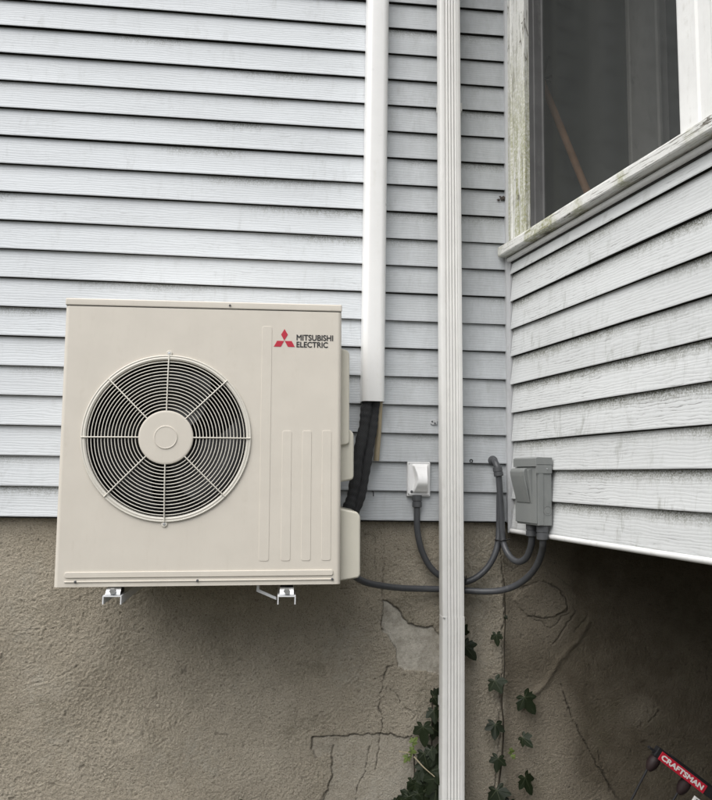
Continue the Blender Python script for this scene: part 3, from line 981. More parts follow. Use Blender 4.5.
for (xa, xb, zt) in ((-.865, -.836, .594), (-.801, -.774, .281), (-.742, -.715, .282), (-.683, -.656, .283)):
    xc = (xa + xb) / 2
    obj('embossed_rib', rib_mesh(xa + U0 + .0035, xb + U0 + .0035, 0.068, zt + 0.169 - 0.003), 'unit', unit)
obj('embossed_rib', rib_mesh(-0.376, 0.383, 0.0255, 0.0415, 0.0035), 'unit', unit)
obj('bottom_lip', rib_mesh(-0.376, 0.383, 0.0125, 0.0165, 0.0030), 'unit', unit)
for sx in (-0.345, -0.006, 0.381):
    obj('screw', lathe_mesh('screw', [(0.0, FY - 0.0052), (0.0024, FY - 0.005), (0.0036, FY - 0.0040), (0.0038, FY)], 14, 'y', (sx, 0, 0.0145)), 'fitting', unit)
obj('screw', lathe_mesh('screw', [(0.0, FY - 0.0058), (0.0022, FY - 0.0055), (0.0034, FY - 0.0030)], 14, 'y', (0.070, 0, UH - 0.0115)), 'fitting', lid)
# the maker's mark
LX, LZ = 0.2020, 0.6990        # lower left corner of the three-diamond mark
def rhombus(pts, name='logo_mark'):
    me = mesh(name, [(x, FY - 0.0008, z) for x, z in pts] + [(x, FY + 0.0004, z) for x, z in pts], [(0, 1, 2, 3), (0, 4, 5, 1), (1, 5, 6, 2), (2, 6, 7, 3), (3, 7, 4, 0)])
    return obj(name, me, 'logo_red', unit)
LW = 0.0625
LHt = LW * 0.866
e3 = LW / 3
mid = LX + LW / 2
hz = e3 * 0.866
cz = LZ + hz
rhombus([(mid - 0.0004, cz + 0.001), (mid + e3 / 2 - 0.0004, cz + hz + 0.001), (mid, cz + 2 * hz), (mid - e3 / 2 + 0.0004, cz + hz + 0.001)])
rhombus([(mid - 0.001, cz - 0.0003), (mid - 0.001 - e3, cz - 0.0003), (LX, LZ), (LX + e3, LZ)])
rhombus([(mid + 0.001, cz - 0.0003), (mid + 0.001 + e3, cz - 0.0003), (LX + LW, LZ), (LX + LW - e3, LZ)])
def front_text(s, x, z, wd, ht, bold):
    me, *bd = text_mesh('lettering', s, 0.03, 0.0, 1.0)
    fit_text(me, bd, wd, ht)
    embolden(me, bold)
    o = obj('lettering', me, 'logo_black', unit, (x, FY - 0.0006, z))
    o.rotation_euler = (R(90), 0, 0)
    return o
front_text('MITSUBISHI', LX + 0.0680, LZ + 0.0205, 0.1090, 0.0170, 0.00055)
front_text('ELECTRIC', LX + 0.0680, LZ - 0.0005, 0.0935, 0.0165, 0.00055)
# covers on the right hand side
def side_cover(name, x1, y0, y1, z0, z1, ch, bev=0.006):
    x0 = UW / 2 - 0.002
    poly = [(x0, z0), (x1 - ch * 0.2, z0 + ch * 0.35), (x1, z0 + ch * 0.7), (x1, z1 - ch), (x1 - ch * 0.35, z1 - ch * 0.45), (x0, z1)]
    return obj(name, prism_mesh(name, poly, 'y', y0, y1, bev, 3, 45), 'unit_resin', unit)
side_cover('side_handle_cover', 0.4330, -0.128, 0.13, 0.405, 0.705, 0.016, 0.004)
side_cover('valve_cover', 0.4480, -0.118, 0.135, 0.295, 0.463, 0.022)
side_cover('terminal_cover', 0.4675, -0.132, 0.14, 0.003, 0.218, 0.026)

# ------------------------------------------------------------------ wall brackets under the unit
def bracket(x, label):
    b = empty('wall_bracket', (x, 0.0, -0.195))
    tag(b, label, 'bracket', 'steel brackets carrying the condenser')
    # channel arm open below, with a lip of thin metal
    t = 0.003
    wv = 0.026
    poly = [(-wv, -0.024), (-wv, 0.0), (wv, 0.0), (wv, -0.024), (wv - t, -0.024), (wv - t, -t), (-wv + t, -t), (-wv + t, -0.024)]
    obj('arm', prism_mesh('arm', poly, 'y', -0.415, 0.01, smooth=None), 'bracket', b)
    up_ = obj('upright', box_mesh('upright', -0.022, 0.022, -0.022, -0.0145, 0.001, 0.55, 0.002), 'bracket', b)
    obj('bolt_head', lathe_mesh('bolt_head', [(0, -0.030), (0.008, -0.030), (0.009, -0.0225)], 6, 'y', (0, 0, 0.30)), 'galv', up_)
    pad = obj('rubber_pad', box_mesh('rubber_pad', -0.019, 0.019, -0.385, -0.345, 0.001, 0.022, 0.002), 'black', b)
    pl = obj('clamp_plate', prism_mesh('clamp_plate', [(-0.410, 0.0025), (-0.392, 0.0200), (-0.389, 0.0200), (-0.389, 0.0172), (-0.407, 0.0005)], 'x', -0.020, 0.020, smooth=None), 'galv', b)
    obj('bolt_head', lathe_mesh('bolt_head', [(0, -0.011), (0.0085, -0.011), (0.0095, -0.009), (0.0095, 0.0)], 6, 'y', (0, -0.4035, 0.0115)), 'galv', pl)
    return b
bracket(-1.268, 'white steel bracket under the left end of the condenser unit')
b2 = bracket(-0.779, 'white steel bracket under the right end of the condenser unit')
obj('brace', prism_mesh('brace', [(-0.088, 0.022), (-0.080, 0.022), (-0.080, 0.010), (-0.030, -0.012), (-0.030, -0.020), (-0.088, 0.004)], 'y', -0.362, -0.355, smooth=None), 'bracket', b2)

# ------------------------------------------------------------------ line-set cover and what comes out of it
lc = empty('line_set_cover', (-0.494, -0.014, 0.41))
tag(lc, 'smooth white plastic duct running down the siding above the condenser', 'duct')
def round_u(wd, dp, rad, n=8):
    h = wd / 2
    p = [(-h, 0.0)]
    for a in np.linspace(R(180), R(270), n):
        p.append((-h + rad + rad * math.cos(a), -dp + rad + rad * math.sin(a)))
    for a in np.linspace(R(270), R(360), n):
        p.append((h - rad + rad * math.cos(a), -dp + rad + rad * math.sin(a)))
    p.append((h, 0.0))
    return p
def shell_prism(name, outer, inner, z0, z1):
    vs, fs = [], []
    n = len(outer)
    for P, z in ((outer, z0), (outer, z1), (inner, z0), (inner, z1)):
        vs += [(x, y, z) for x, y in P]
    for i in range(n - 1):
        fs.append((i, i + 1, n + i + 1, n + i))
        fs.append((2 * n + i, 3 * n + i, 3 * n + i + 1, 2 * n + i + 1))
        fs.append((i, 2 * n + i, 2 * n + i + 1, i + 1))
        fs.append((n + i, n + i + 1, 3 * n + i + 1, 3 * n + i))
    fs.append((0, n, 3 * n, 2 * n)); fs.append((n - 1, 3 * n - 1, 4 * n - 1, 2 * n - 1))
    me = mesh(name, vs, fs)
    bm = bmesh.new(); bm.from_mesh(me); bmesh.ops.recalc_face_normals(bm, faces=bm.faces); bm.to_mesh(me); bm.free()
    me.shade_smooth(); me.set_sharp_from_angle(angle=R(35))
    return me
obj('front_cover', shell_prism('front_cover', round_u(0.080, 0.066, 0.022), round_u(0.075, 0.0635, 0.0195), 0.0, 2.6), 'cover', lc)
obj('back_plate', box_mesh('back_plate', -0.0365, 0.0365, -0.004, 0.0135, 0.004, 2.6), 'cover', lc)

def line_pipe(label, pts, r):
    L = spline(pts, 26)
    rad = [r * (1 + 0.05 * math.sin(i * 0.9) + 0.06 * math.sin(i * 0.23 + r * 900)) for i in range(len(L))]
    o = obj('insulated_pipe', tube_mesh('insulated_pipe', L, r, 20, radii=rad), 'foam')
    tag(o, label, 'pipe', 'insulated refrigerant pipes')
    return o
line_pipe('thick black insulated pipe bending behind the condenser, the left one of two', [(-.510, -.046, .60), (-.512, -.048, .43), (-.522, -.062, .33), (-.545, -.095, .22), (-.562, -.12, .10), (-.590, -.145, .03), (-.64, -.15, .0)], 0.0195)
line_pipe('thick black insulated pipe below the white duct, right one beside the tan hose', [(-.482, -.042, .60), (-.484, -.044, .42), (-.494, -.058, .32), (-.516, -.09, .20), (-.537, -.115, .09), (-.575, -.135, .01), (-.64, -.14, -.01)], 0.0165)
dh = obj('drain_hose', tube_mesh('drain_hose', spline([(-.4645, -.035, .55), (-.466, -.036, .42), (-.470, -.034, .30), (-.4760, -.034, .205)], 10), 0.0098, 18), 'hose')
tag(dh, 'short tan drain hose hanging out of the white duct', 'hose')

# ------------------------------------------------------------------ downspout
sp = empty('downspout', (-0.215, -0.048, -1.34))
tag(sp, 'white ribbed metal downspout running the full height of the wall', 'downspout')
def spout_profile(wd, dp):
    h = wd / 2
    p = [(-h, 0.0), (-h, -dp + 0.005), (-h + 0.0015, -dp + 0.0015), (-h + 0.005, -dp)]
    # flat, four rounded flutes, flat
    x0, x1 = -h + 0.0175, h - 0.0165
    p.append((x0 - 0.001, -dp))
    nf = 4
    fw_ = (x1 - x0) / nf
    for i in range(nf):
        a = x0 + i * fw_
        p += [(a + fw_ * 0.08, -dp + 0.0035), (a + fw_ * 0.34, -dp + 0.0045), (a + fw_ * 0.50, -dp + 0.0035), (a + fw_ * 0.64, -dp + 0.0003), (a + fw_ * 0.82, -dp - 0.0006), (a + fw_ * 0.98, -dp + 0.0003)]
    p += [(x1 + 0.001, -dp + 0.002), (x1 + 0.003, -dp), (h - 0.005, -dp), (h - 0.0015, -dp + 0.0015), (h, -dp + 0.005), (h, 0.0)]
    return p
def spout_mesh(name, wd, dp, path):
    prof = spout_profile(wd, dp)
    n = len(prof)
    vs, fs = [], []
    for (dx, dy, z, s) in path:
        vs += [(x * s + dx, y * s + dy, z) for x, y in prof]
    for i in range(len(path) - 1):
        for j in range(n):
            k = (j + 1) % n
            fs.append((i * n + j, (i + 1) * n + j, (i + 1) * n + k, i * n + k))
    fs.append(tuple(range(n))); fs.append(tuple((len(path) - 1) * n + j for j in range(n))[::-1])
    me = mesh(name, vs, fs)
    bm = bmesh.new(); bm.from_mesh(me); bmesh.ops.recalc_face_normals(bm, faces=bm.faces); bm.to_mesh(me); bm.free()
    me.shade_smooth(); me.set_sharp_from_angle(angle=R(28))
    return me
Z0 = 1.34
low = [(0.001, 0, 0.02, 1.0), (0.0, 0, 0.5, 1.0), (0.0, 0, 1.02, 1.0), (-0.0005, 0, -0.3150 + Z0, 1.002), (-0.0005, 0, -0.3145 + Z0, 0.99)]
obj('lower_pipe', spout_mesh('lower_pipe', 0.077, 0.052, low), 'spout', sp)
upp = [(-0.0005, -0.001, -0.3190 + Z0, 0.965), (-0.0005, -0.0008, -0.309 + Z0, 0.972), (-0.001, 0, -0.290 + Z0, 0.99), (-0.003, 0, 0.0 + Z0, 0.99), (-0.010, 0, 0.8 + Z0, 0.99), (-0.0185, 0, 1.93 + Z0, 0.99), (-0.024, 0, 3.0 + Z0, 0.99)]
obj('upper_pipe', spout_mesh('upper_pipe', 0.077, 0.052, upp), 'spout', sp)
obj('rivet', lathe_mesh('rivet', [(0, -0.0568), (0.0020, -0.0562), (0.0032, -0.0530)], 12, 'y', (-0.0335, 0, -0.3175 + Z0)), 'galv', sp)
obj('strap', box_mesh('strap', -0.050, 0.040, 0.0, 0.033, 1.5 + Z0, 1.53 + Z0), 'spout', sp)
for zz in (-0.62, -1.1):
    obj('strap', box_mesh('strap', -0.036, 0.036, -0.001, 0.066, zz + Z0, zz + 0.03 + Z0), 'spout', sp)

# ------------------------------------------------------------------ white outlet with flip cover
ob = empty('outlet_box', (-0.3225, -0.010, 0.144))
tag(ob, 'small white covered power outlet on the siding left of the downspout', 'outlet')
obj('back_plate', box_mesh('back_plate', -0.0415, 0.0405, -0.012, 0.006, -0.060, 0.060, 0.003), 'outlet', ob)
obj('gasket', box_mesh('gasket', -0.037, 0.036, -0.0145, -0.011, -0.0555, 0.0555), 'fitting', ob)
def bubble():
    """domed flip cover: a bulge that swells to the right of a flat rim"""
    nx_, nz_ = 36, 48
    vs, fs = [], []
    for j in range(nz_ + 1):
        v = j / nz_
        for i in range(nx_ + 1):
            u = i / nx_
            x = -0.036 + 0.072 * u
            z = -0.0545 + 0.109 * v
            # waisted shield outline, barrel-shaped front that is fullest below the middle
            sm = lambda t: (lambda q: q * q * (3 - 2 * q))(max(0.0, min(1.0, t)))
            ul = 0.13 + 0.15 * math.sin(math.pi * v) ** 1.5
            ur = 0.95 - 0.03 * math.sin(math.pi * v)
            mask = sm((u - ul) / 0.10) * sm((ur - u) / 0.08) * sm((v - 0.05) / 0.06) * sm((0.97 - v) / 0.05)
            barrel = 0.30 + 0.70 * (sm((v - 0.04) / 0.36) if v < 0.42 else sm((1.06 - v) / 0.62))
            s2 = mask * barrel
            vs.append((x, -0.0155 - 0.033 * s2, z))
    n = nx_ + 1
    for j in range(nz_):
        for i in range(nx_):
            fs.append((j * n + i, j * n + i + 1, (j + 1) * n + i + 1, (j + 1) * n + i))
    return mesh('flip_cover', vs, fs, True)
fc = obj('flip_cover', bubble(), 'outlet', ob)
obj('latch', lathe_mesh('latch', [(0, -0.019), (0.0045, -0.0185), (0.005, -0.0150)], 14, 'y', (-0.026, 0, -0.044)), 'fitting', ob)
obj('hinge', tube_mesh('hinge', [(-0.0375, -0.0145, -0.05), (-0.0375, -0.0145, 0.05)], 0.0028, 8), 'outlet', ob)

# ------------------------------------------------------------------ grey disconnect box on the porch wall
db = empty('disconnect_box', (*wing_pt(0.236, 0.0), 0.0), (0, 0, -math.pi / 2 + TH))
tag(db, 'grey electrical disconnect box with a lever flap in the corner of the porch wall', 'electrical box')
hw = 0.069
body = obj('body', box_mesh('body', -hw, hw, -0.0660, -0.0170, 0.004, 0.196, 0.0025), 'box_grey', db)
obj('front_cover', box_mesh('front_cover', -hw - 0.001, hw - 0.005, -0.0712, -0.0655, 0.010, 0.189, 0.0018), 'box_grey', db)
obj('side_flange', box_mesh('side_flange', hw - 0.0002, hw + 0.0028, -0.0650, -0.0490, 0.006, 0.189, 0.0008), 'box_grey', db)
obj('rain_hood', prism_mesh('rain_hood', [(-0.0765, 0.190), (-0.0765, 0.216), (-0.0700, 0.220), (-0.0165, 0.220), (-0.0165, 0.1965), (-0.0705, 0.1965), (-0.0730, 0.190)], 'x', -hw - 0.003, hw + 0.004, 0.0008, 1, 30), 'box_grey', db)
obj('hood_drop', box_mesh('hood_drop', hw + 0.0005, hw + 0.0038, -0.0745, -0.0180, 0.169, 0.1955, 0.0006), 'box_grey', db)
# lever flap: a scoop that stands off most at its rounded top and runs out towards the bottom
flap = [(-0.0705, 0.180), (-0.0850, 0.186), (-0.0925, 0.183), (-0.0965, 0.174), (-0.0950, 0.160), (-0.0880, 0.130), (-0.0725, 0.074), (-0.0705, 0.073)]
obj('lever_flap', prism_mesh('lever_flap', flap, 'x', -0.060, 0.030, 0.003, 3, 45), 'box_grey', db)
obj('flap_cheek', prism_mesh('flap_cheek', [(-0.0705, 0.182), (-0.0760, 0.182), (-0.0860, 0.180), (-0.0725, 0.074), (-0.0705, 0.073)], 'x', 0.0305, 0.042, 0.0010, 1, 45), 'box_grey', db)
ko = obj('knockout', lathe_mesh('knockout', [(0.0150, hw - 0.0005), (0.0150, hw + 0.0014), (0.0138, hw + 0.0014), (0.0134, hw + 0.0004), (0.0096, hw + 0.0004), (0.0092, hw + 0.0014), (0.0, hw + 0.0014)], 28, 'x', (0, -0.0335, 0.052)), 'box_grey', db)
obj('screw', lathe_mesh('screw', [(0, hw + 0.0058), (0.0022, hw + 0.0052), (0.0030, hw + 0.0030)], 12, 'x', (0, -0.036, 0.183)), 'galv', db)

# ------------------------------------------------------------------ conduits
def conduit(label, pts, r, n=12):
    o = obj('conduit', tube_mesh('conduit', spline(pts, n), r, 16), 'conduit')
    return tag(o, label, 'conduit', 'grey flexible conduits')
def fitting(parent, p, d, r, ln, name='connector', hexa=True):
    d = Vector(d).normalized()
    p = Vector(p)
    prof = [(r * 0.80, 0), (r, 0.001), (r, ln * 0.45), (r * 0.90, ln * 0.47), (r * 0.90, ln * 0.55), (r * 1.0, ln * 0.57), (r * 1.0, ln * 0.95), (r * 0.85, ln), (0, ln)]
    me = lathe_mesh(name, [(0, 0)] + prof, 20, 'z')
    me.transform(Matrix.Translation(p) @ d.to_track_quat('Z', 'Y').to_matrix().to_4x4())
    return obj(name, me, 'fitting', parent)
cr = 0.0110
# box outlets at the underside of the disconnect box
def boxpt(x, y, z):
    c, s = math.cos(-math.pi / 2 + TH), math.sin(-math.pi / 2 + TH)
    o = wing_pt(0.236, 0.0)
    return (o[0] + c * x - s * y, o[1] + s * x + c * y, z)
pa = boxpt(0.045, -0.038, -0.03)
pb = boxpt(-0.023, -0.038, -0.03)
c1 = conduit('long grey conduit sagging from the condenser to the grey box across the stucco', [(-.60, -.15, -.13), (-.565, -.145, -.168), (-.52, -.12, -.197), (-.46, -.085, -.214), (-.38, -.045, -.228), (-.28, -.016, -.235), (-.20, -.014, -.238), (-.142, -.03, -.239), (-.093, -.045, -.239), (-.047, -.07, -.232), (-.005, -.105, -.211), (.025, -.15, -.175), (.039, -.20, -.130), (.0395, -.248, -.080), (pa[0] + .002, pa[1] + .002, -.045), (pa[0], pa[1], 0.0)], cr)
fitting(c1, (pa[0], pa[1], 0.004), (0, 0, -1), 0.0185, 0.046)
c2 = conduit('grey conduit dropping from the white outlet and passing behind the downspout', [(-.330, -.028, .075), (-.330, -.028, .02), (-.327, -.026, -.04), (-.308, -.020, -.11), (-.270, -.014, -.17), (-.215, -.012, -.205), (-.165, -.018, -.212), (-.120, -.026, -.195), (-.080, -.034, -.158), (-.054, -.038, -.11), (-.041, -.034, -.06), (-.036, -.028, .0), (-.034, -.026, .10)], cr)
fitting(c2, (-.330, -.028, .088), (0, 0, -1), 0.0170, 0.042)
c3 = conduit('grey conduit from the wall elbow looping up into the grey box', [(-.054, .000, .214), (-.054, -.030, .213), (-.0515, -.050, .198), (-.047, -.056, .175), (-.042, -.054, .12), (-.036, -.052, .03), (-.031, -.052, -.055), (-.024, -.068, -.096), (-.013, -.098, -.121), (.001, -.13, -.128), (.014, -.165, -.111), (.019, -.195, -.077), (pb[0] + .002, pb[1] + .003, -.042), (pb[0], pb[1], 0.0)], cr)
fitting(c3, (pb[0], pb[1], 0.004), (0, 0, -1), 0.0180, 0.040)
fitting(c3, (-.0500, -.0545, .190), (.008, -.003, -.05), 0.0165, 0.032, 'coupling')
obj('wall_flange', lathe_mesh('wall_flange', [(0.0175, 0.002), (0.0175, -0.014), (0.0145, -0.019), (0.0105, -0.020)], 24, 'y', (-.054, 0, .214)), 'fitting', c3)
def tie(label, pts, r=0.0022):
    o = obj('cable_tie', tube_mesh('cable_tie', pts, r, 8, closed=True), 'tie')
    return tag(o, label, 'cable tie', 'black cable ties')
def oval(cx, cy, cz, a, b, n=28, rot=0.0, tilt=0.1):
    return [(cx + a * math.cos(t) * math.cos(rot) - b * math.sin(t) * math.sin(rot), cy + a * math.cos(t) * math.sin(rot) + b * math.sin(t) * math.cos(rot), cz + tilt * a * math.cos(t)) for t in np.linspace(0, 2 * math.pi, n, endpoint=False)]
t1 = tie('black cable tie holding two conduits together below the siding', oval(-.0365, -.043, -.062, .0165, .0245, rot=.2))
obj('tail', tube_mesh('tail', [(-.028, -.066, -.062), (-.018, -.072, -.058), (-.010, -.073, -.057)], 0.0016, 6), 'tie', t1)
t2 = tie('black cable tie at the right edge of the downspout', [(-.1625 + .003 * math.sin(t), -.022 + .018 * math.cos(t), -.222 + .030 * math.sin(t)) for t in np.linspace(0, 2 * math.pi, 28, endpoint=False)])
obj('tail', tube_mesh('tail', [(-.160, -.038, -.212), (-.158, -.046, -.195), (-.160, -.05, -.185)], 0.0016, 6), 'tie', t2)

# ------------------------------------------------------------------ small things on the siding
def lump(name, c, r, seed, flat=0.6, mat='nest'):
    bm = bmesh.new()
    bmesh.ops.create_icosphere(bm, subdivisions=3, radius=r)
    rr = random.Random(seed)
    ph = [rr.uniform(0, 6) for _ in range(6)]
    for v in bm.verts:
        d = v.co.normalized()
        s = 1 + 0.35 * math.sin(5 * d.x + ph[0]) * math.sin(6 * d.z + ph[1]) + 0.2 * math.sin(11 * d.y + ph[2] + 9 * d.z)
        v.co = Vector((v.co.x * s * 1.3, v.co.y * s * flat, v.co.z * s * 0.9))
    me = bm_mesh(bm, name, 180)
    me.transform(Matrix.Translation(c))
    return me
ne = obj('wasp_nest', lump('wasp_nest', (-.010, -.012, 1.188), 0.0085, 3, 0.4), 'nest')
tag(ne, 'small dark insect nest stuck to the siding beside the window corner', 'nest')
obj('crumb', lump('crumb', (-.028, -.011, 1.181), 0.004, 5), 'nest', ne)
obj('crumb', lump('crumb', (-.022, -.012, 1.193), 0.003, 8), 'nest', ne)
wp = empty('wall_anchor', (-.268, -.011, .347))
tag(wp, 'small pale screw anchor plate peeking out left of the downspout', 'anchor')
obj('plate', prism_mesh('plate', [(-.013, -.006), (-.006, -.010), (.010, -.009), (.012, .007), (.002, .010), (-.011, .006)], 'y', -.004, .002, 0.0008, 1), 'trim', wp)
for dx, dz in ((-.007, .002), (.003, -.004)):
    obj('screw', lathe_mesh('screw', [(0, -0.0062), (0.0026, -0.0058), (0.0032, -0.004)], 12, 'y', (dx, 0, dz)), 'fitting', wp)
for nm, lab, x, z in (('plugged_hole', 'round dark hole in the siding between downspout and conduit elbow', -.133, .2115), ):
    hh = obj(nm, lathe_mesh(nm, [(0, -0.009), (0.0035, -0.009), (0.0042, -0.0125), (0.0062, -0.0128), (0.0066, -0.006)], 18, 'y', (x, -.004, z)), 'black')
    tag(hh, lab, 'hole')
nl = obj('bent_nail', tube_mesh('bent_nail', [(-.483, .0, .098), (-.483, -.013, .098), (-.482, -.015, .093), (-.482, -.0145, .082)], 0.0016, 8), 'black')
tag(nl, 'tiny dark bent nail in the bottom siding board', 'nail')

# ------------------------------------------------------------------ ivy
def leaf_mesh(name, seed, pale=False):
    """five-lobed ivy leaf: folded blade with raised paler veins; base at the origin, tip along +Z, face towards -Y"""
    rr = random.Random(seed)
    lobes = [(90, 1.0), (32, 0.74), (148, 0.76), (-28, 0.50), (208, 0.50)]
    tip = {a: l * rr.uniform(0.88, 1.1) for a, l in lobes}
    order = [-28, 32, 90, 148, 208]
    pts = []
    def pol(a, r): return (r * math.cos(R(a)), r * math.sin(R(a)))
    pts.append(pol(-62, 0.24))
    for i, a in enumerate(order):
        L = tip[a]
        pts += [pol(a - 21, L * 0.70), pol(a - 8, L * 0.90), pol(a, L), pol(a + 8, L * 0.90), pol(a + 21, L * 0.70)]
        if i < 4:
            pts.append(pol((a + order[i + 1]) / 2, 0.56 * rr.uniform(.9, 1.1)))
    pts.append(pol(242, 0.24))
    vs, fs = [], []
    def dome(x, z):
        return -0.10 * abs(x) ** 1.3 + 0.07 * (1 - min(1, math.hypot(x, z))) + 0.03 * math.sin(7 * x + seed) * math.sin(6 * z + seed) - 0.12 * max(0, z - 0.5) ** 2
    vs.append((0, -dome(0, 0), 0.02))
    for x, z in pts:
        vs.append((x, -dome(x, z), z))
    for i in range(1, len(pts)):
        fs.append((0, i, i + 1))
    mats = [0] * len(fs)
    for a in order:
        L = tip[a] * 0.9
        x1, z1 = pol(a, L)
        px, pz = pol(a + 90, 0.022)
        k = len(vs)
        y0, y1 = -dome(0, 0) - 0.012, -dome(x1, z1) - 0.012
        xm_, zm_ = x1 * .5, z1 * .5
        ym = -dome(xm_, zm_) - 0.014
        vs += [(px, y0, pz), (-px, y0, -pz), (xm_ - px * .7, ym, zm_ - pz * .7), (xm_ + px * .7, ym, zm_ + pz * .7), (x1, y1, z1)]
        fs += [(k, k + 1, k + 2, k + 3), (k + 3, k + 2, k + 4)]
        mats += [1, 1]
    me = mesh(name, vs, fs)
    me.materials.append(MAT['leaf_pale' if pale else 'leaf'])
    me.materials.append(MAT['vein'])
    me.polygons.foreach_set('material_index', mats)
    return me
LM = [leaf_mesh('leaf', s) for s in range(6)]
LP = [leaf_mesh('leaf', 40 + s, True) for s in range(2)]
def vine(label, base, stems, leaves, mats=('stem',)):
    """base: point on the ground or wall foot; leaves: (x, z, size, turn, out, pitch, pale)"""
    v = empty('ivy_vine', base)
    tag(v, label, 'ivy', 'ivy creepers on the stucco')
    for pts, r, m in stems:
        L = spline(pts, 8)
        rad = [r * (1.15 - 0.6 * i / len(L)) for i in range(len(L))]
        me = tube_mesh('stem', L, r, 7, radii=rad)
        me.transform(Matrix.Translation((-base[0], -base[1], -base[2])))
        obj('stem', me, m, v)
    for i, (x, z, s, turn, out, pitch, pale) in enumerate(leaves):
        o = obj('leaf', LP[i % 2] if pale else LM[i % 6], None, v, (x - base[0], -out - base[1], z - base[2]))
        o.rotation_euler = (R(-pitch * 0.7 + random.uniform(-8, 16)), R(turn + random.uniform(-20, 20)), R(random.uniform(-28, 28)))
        f_ = s * random.uniform(0.70, 1.08)
        o.scale = (f_ * random.uniform(0.88, 1.08), f_, f_)
    return v
yst = -0.002
v1 = vine('slender ivy climbing the long crack to the right of the downspout', (-.047, yst, -1.34),
     [([(-.055, yst, -1.34), (-.05, yst, -1.05), (-.040, yst - .004, -.93), (-.022, yst, -.80), (-.018, yst - .005, -.70), (-.022, yst, -.62), (-.014, yst - .004, -.52), (-.012, yst, -.42), (-.009, yst - .003, -.33), (-.012, yst, -.20)], 0.0034, 'stem')],
     [(-.044, -.390, .052, 175, .016, -20, 0), (-.050, -.545, .062, 165, .018, -15, 0), (.052, -.600, .060, 150, .020, -25, 0),
      (-.052, -.690, .064, 195, .020, -18, 0), (.048, -.735, .062, 140, .020, -22, 0), (-.042, -.800, .066, 185, .022, -12, 0),
      (.050, -.865, .060, 160, .022, -25, 0), (-.045, -.905, .060, 150, .018, -15, 0), (-.005, -.945, .064, 190, .022, -20, 0), (-.06, -.985, .062, 200, .022, -20, 0),
      (-.012, -.33, .020, 150, .012, -10, 0), (.002, -.78, .024, 120, .016, 0, 1), (.010, -.80, .020, 60, .016, 0, 1), (-.018, -.235, .018, 80, .010, 0, 1)])
lv = [(-.266, -.595, .050, 95, .020, -10, 0), (-.268, -.640, .056, 170, .024, -20, 0), (-.302, -.690, .064, 190, .026, -15, 0), (-.268, -.700, .052, 140, .022, -10, 0),
      (-.300, -.775, .066, 175, .028, -15, 0), (-.262, -.775, .060, 165, .030, -20, 0), (-.268, -.835, .066, 185, .034, -15, 0), (-.304, -.840, .050, 200, .022, -10, 0),
      (-.335, -.865, .060, 170, .024, -20, 0), (-.300, -.895, .066, 180, .030, -10, 0), (-.262, -.895, .064, 190, .034, -15, 0), (-.350, -.915, .066, 160, .026, -15, 0),
      (-.318, -.945, .070, 185, .034, -18, 0), (-.275, -.950, .070, 170, .036, -12, 0), (-.385, -.945, .064, 200, .024, -10, 0), (-.372, -.985, .070, 180, .032, -15, 0), (-.325, -1.00, .070, 175, .034, -15, 0),
      (-.270, -1.01, .07, 180, .03, -15, 0), (-.345, -.770, .034, 110, .020, 0, 1), (-.338, -.745, .028, 60, .018, 0, 1), (-.353, -.790, .030, 200, .020, 0, 1), (-.41, -.955, .026, 150, .02, 0, 1)]
for _i in range(40):
    zz = -0.76 - 0.27 * (random.random() ** 0.8)
    wide = 0.03 + 0.19 * min(1.0, max(0.0, (-0.78 - zz) / 0.20)) ** 1.6
    lv.append((-.256 - random.random() * wide, zz, random.uniform(.044, .066), random.uniform(140, 220), random.uniform(.012, .046), random.uniform(-35, 5), 0))
v2 = vine('dense bunch of dark ivy at the left edge of the downspout', (-.30, yst, -1.34),
     [([(-.30, yst, -1.34), (-.31, yst, -1.0), (-.325, yst - .006, -.90), (-.330, yst - .004, -.80), (-.335, yst - .006, -.73)], 0.0036, 'stem'),
      ([(-.29, yst, -1.30), (-.275, yst - .008, -.95), (-.27, yst - .006, -.80), (-.268, yst - .004, -.62), (-.262, yst - .004, -.57)], 0.0034, 'stem'),
      ([(-.385, -.020, -.772), (-.355, -.026, -.776), (-.345, -.022, -.78)], 0.0022, 'dry'),
      ([(-.335, -.034, -.785), (-.305, -.045, -.815), (-.268, -.050, -.845)], 0.0024, 'dry')], lv)
v3 = vine('single dark ivy leaf peeking out right of the downspout', (-.150, yst, -.47),
     [([(-.190, yst + .006, -.52), (-.170, yst, -.46), (-.150, yst, -.42)], 0.003, 'stem')],
     [(-.158, -.425, .068, 160, .022, -15, 0), (-.165, -.385, .045, 20, .014, -10, 0)])
v4 = vine('ivy tip poking up at the bottom edge left of centre', (-.94, yst, -1.34),
     [([(-.96, yst, -1.34), (-.95, yst - .004, -1.1), (-.94, yst - .004, -.97)], 0.0034, 'stem')],
     [(-.925, -.938, .062, 100, .024, -15, 0), (-.895, -.952, .055, 20, .024, -15, 0), (-1.055, -.955, .052, 80, .020, -10, 0), (-.95, -.985, .07, 180, .028, -20, 0)])

# ------------------------------------------------------------------ tool leaning in the dark below the porch
TY = -0.32
p0, p1 = Vector((.366, TY, -.676)), Vector((1.25, TY, -1.328))
dx_ = (p1 - p0).normalized()
L_ = (p1 - p0).length
tool = empty('leaning_tool', p1)
tag(tool, 'black bar shaped tool with a red lettered strip leaning below the porch', 'tool')
Rm = Matrix((dx_, Vector((0, 1, 0)), dx_.cross(Vector((0, 1, 0))))).transposed().to_4x4()
Rm.translation = p0 - p1
def tchild(name, me, mat, par=None):
    me.transform(Rm)
    return obj(name, me, mat, tool if par is None else par)
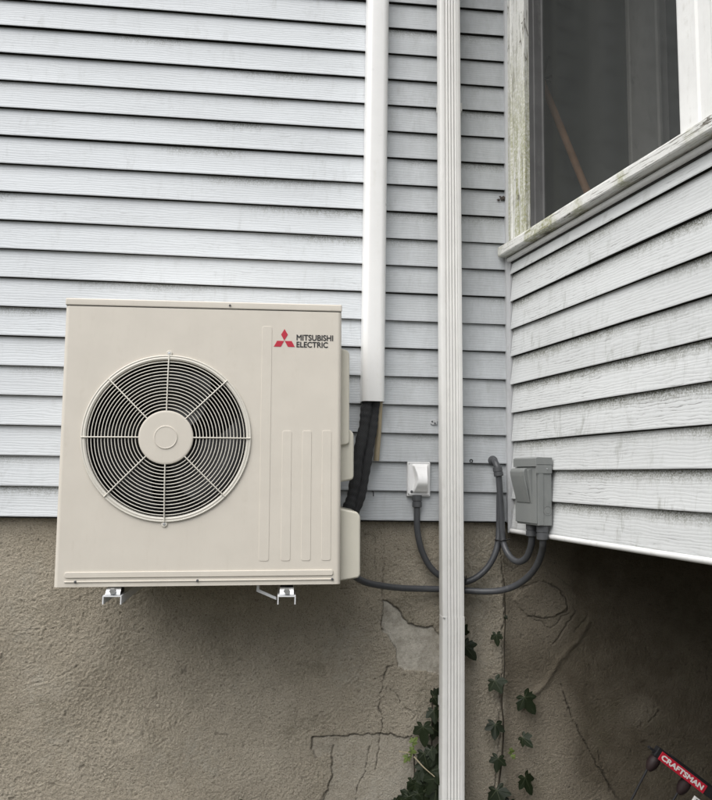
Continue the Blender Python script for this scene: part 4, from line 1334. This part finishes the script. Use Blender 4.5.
# local: x along the bar from its upper end, z across it (up = towards the upper side)
bar = tchild('handle_bar', box_mesh('handle_bar', 0.0, L_, -0.012, 0.012, -0.016, 0.016, 0.004), 'tool_black')
tchild('grip_ridge', box_mesh('grip_ridge', 0.05, L_ - 0.05, -0.006, 0.006, 0.0155, 0.020, 0.002), 'tool_black')
tchild('end_lip', box_mesh('end_lip', -0.022, 0.004, -0.008, 0.008, -0.008, 0.0, 0.001), 'tool_black')
tchild('name_strip', box_mesh('name_strip', 0.014, 0.190, -0.0145, -0.0118, -0.0165, 0.0105, 0.001), 'tool_red')
me, *bd = text_mesh('lettering', 'CRAFTSMAN', 0.03, 0.0, 1.0)
fit_text(me, bd, 0.158, 0.0145)
embolden(me, 0.0010)
me.transform(Matrix.Translation((0.021, -0.0152, -0.0102)) @ Matrix.Rotation(R(90), 4, 'X'))
tchild('lettering', me, 'tool_white')
for xk, sx in ((0.030, 1), (0.150, 1)):
    kz = -0.040
    kn = tchild('knob', lathe_mesh('knob', [(0, 0.030), (0.010, 0.029), (0.016, 0.022), (0.018, 0.010), (0.0165, -0.004), (0.011, -0.016), (0.006, -0.022), (0, -0.023)], 20, 'z', (xk - 0.012, 0.004, kz)), 'tool_knob')
    wp_ = Rm @ Vector((xk - 0.016, 0.004, kz - 0.018)) + p1
    end = Vector((wp_.x - 0.30, TY + 0.10, -1.348))
    tube = tube_mesh('rod', [wp_ - p1, (wp_ * .5 + end * .5) - p1, end - p1], 0.0033, 8)
    obj('rod', tube, 'tool_black', tool)
tchild('white_clip', prism_mesh('white_clip', [(0.186, -0.0405), (0.30, -0.0405), (0.30, -0.0365), (0.180, -0.0365), (0.180, -0.052), (0.186, -0.052)], 'y', -0.008, 0.0, smooth=None), 'tool_white')

# ------------------------------------------------------------------ broom inside the porch
br = empty('broom', (.62, -.40, .26))
tag(br, 'brown broom handle leaning inside behind the window glass', 'broom')
bt, bb = Vector((.098, -.05, 1.71)), Vector((.58, -.22, .26))
dirn = (bb - bt).normalized()
top = bt + dirn * 0.05
def bchild(name, me, mat):
    me.transform(Matrix.Translation((-.62, .40, -.26)))
    return obj(name, me, mat, br)
bchild('handle', tube_mesh('handle', [top, top * .5 + bb * .5, bb], 0.0135, 12), 'broom_wood')
bchild('ferrule', tube_mesh('ferrule', [bt + dirn * .03, top + dirn * .01], 0.017, 12), 'bristle')
for k in range(14):
    a = random.uniform(-.5, .5); b_ = random.uniform(-.3, .3)
    e_ = bt + dirn * .07 + Vector((a * .10, b_ * .06, .02 + random.uniform(-.03, .07)))
    bchild('bristle', tube_mesh('bristle', [bt + dirn * .08, e_], 0.004, 5), 'bristle')
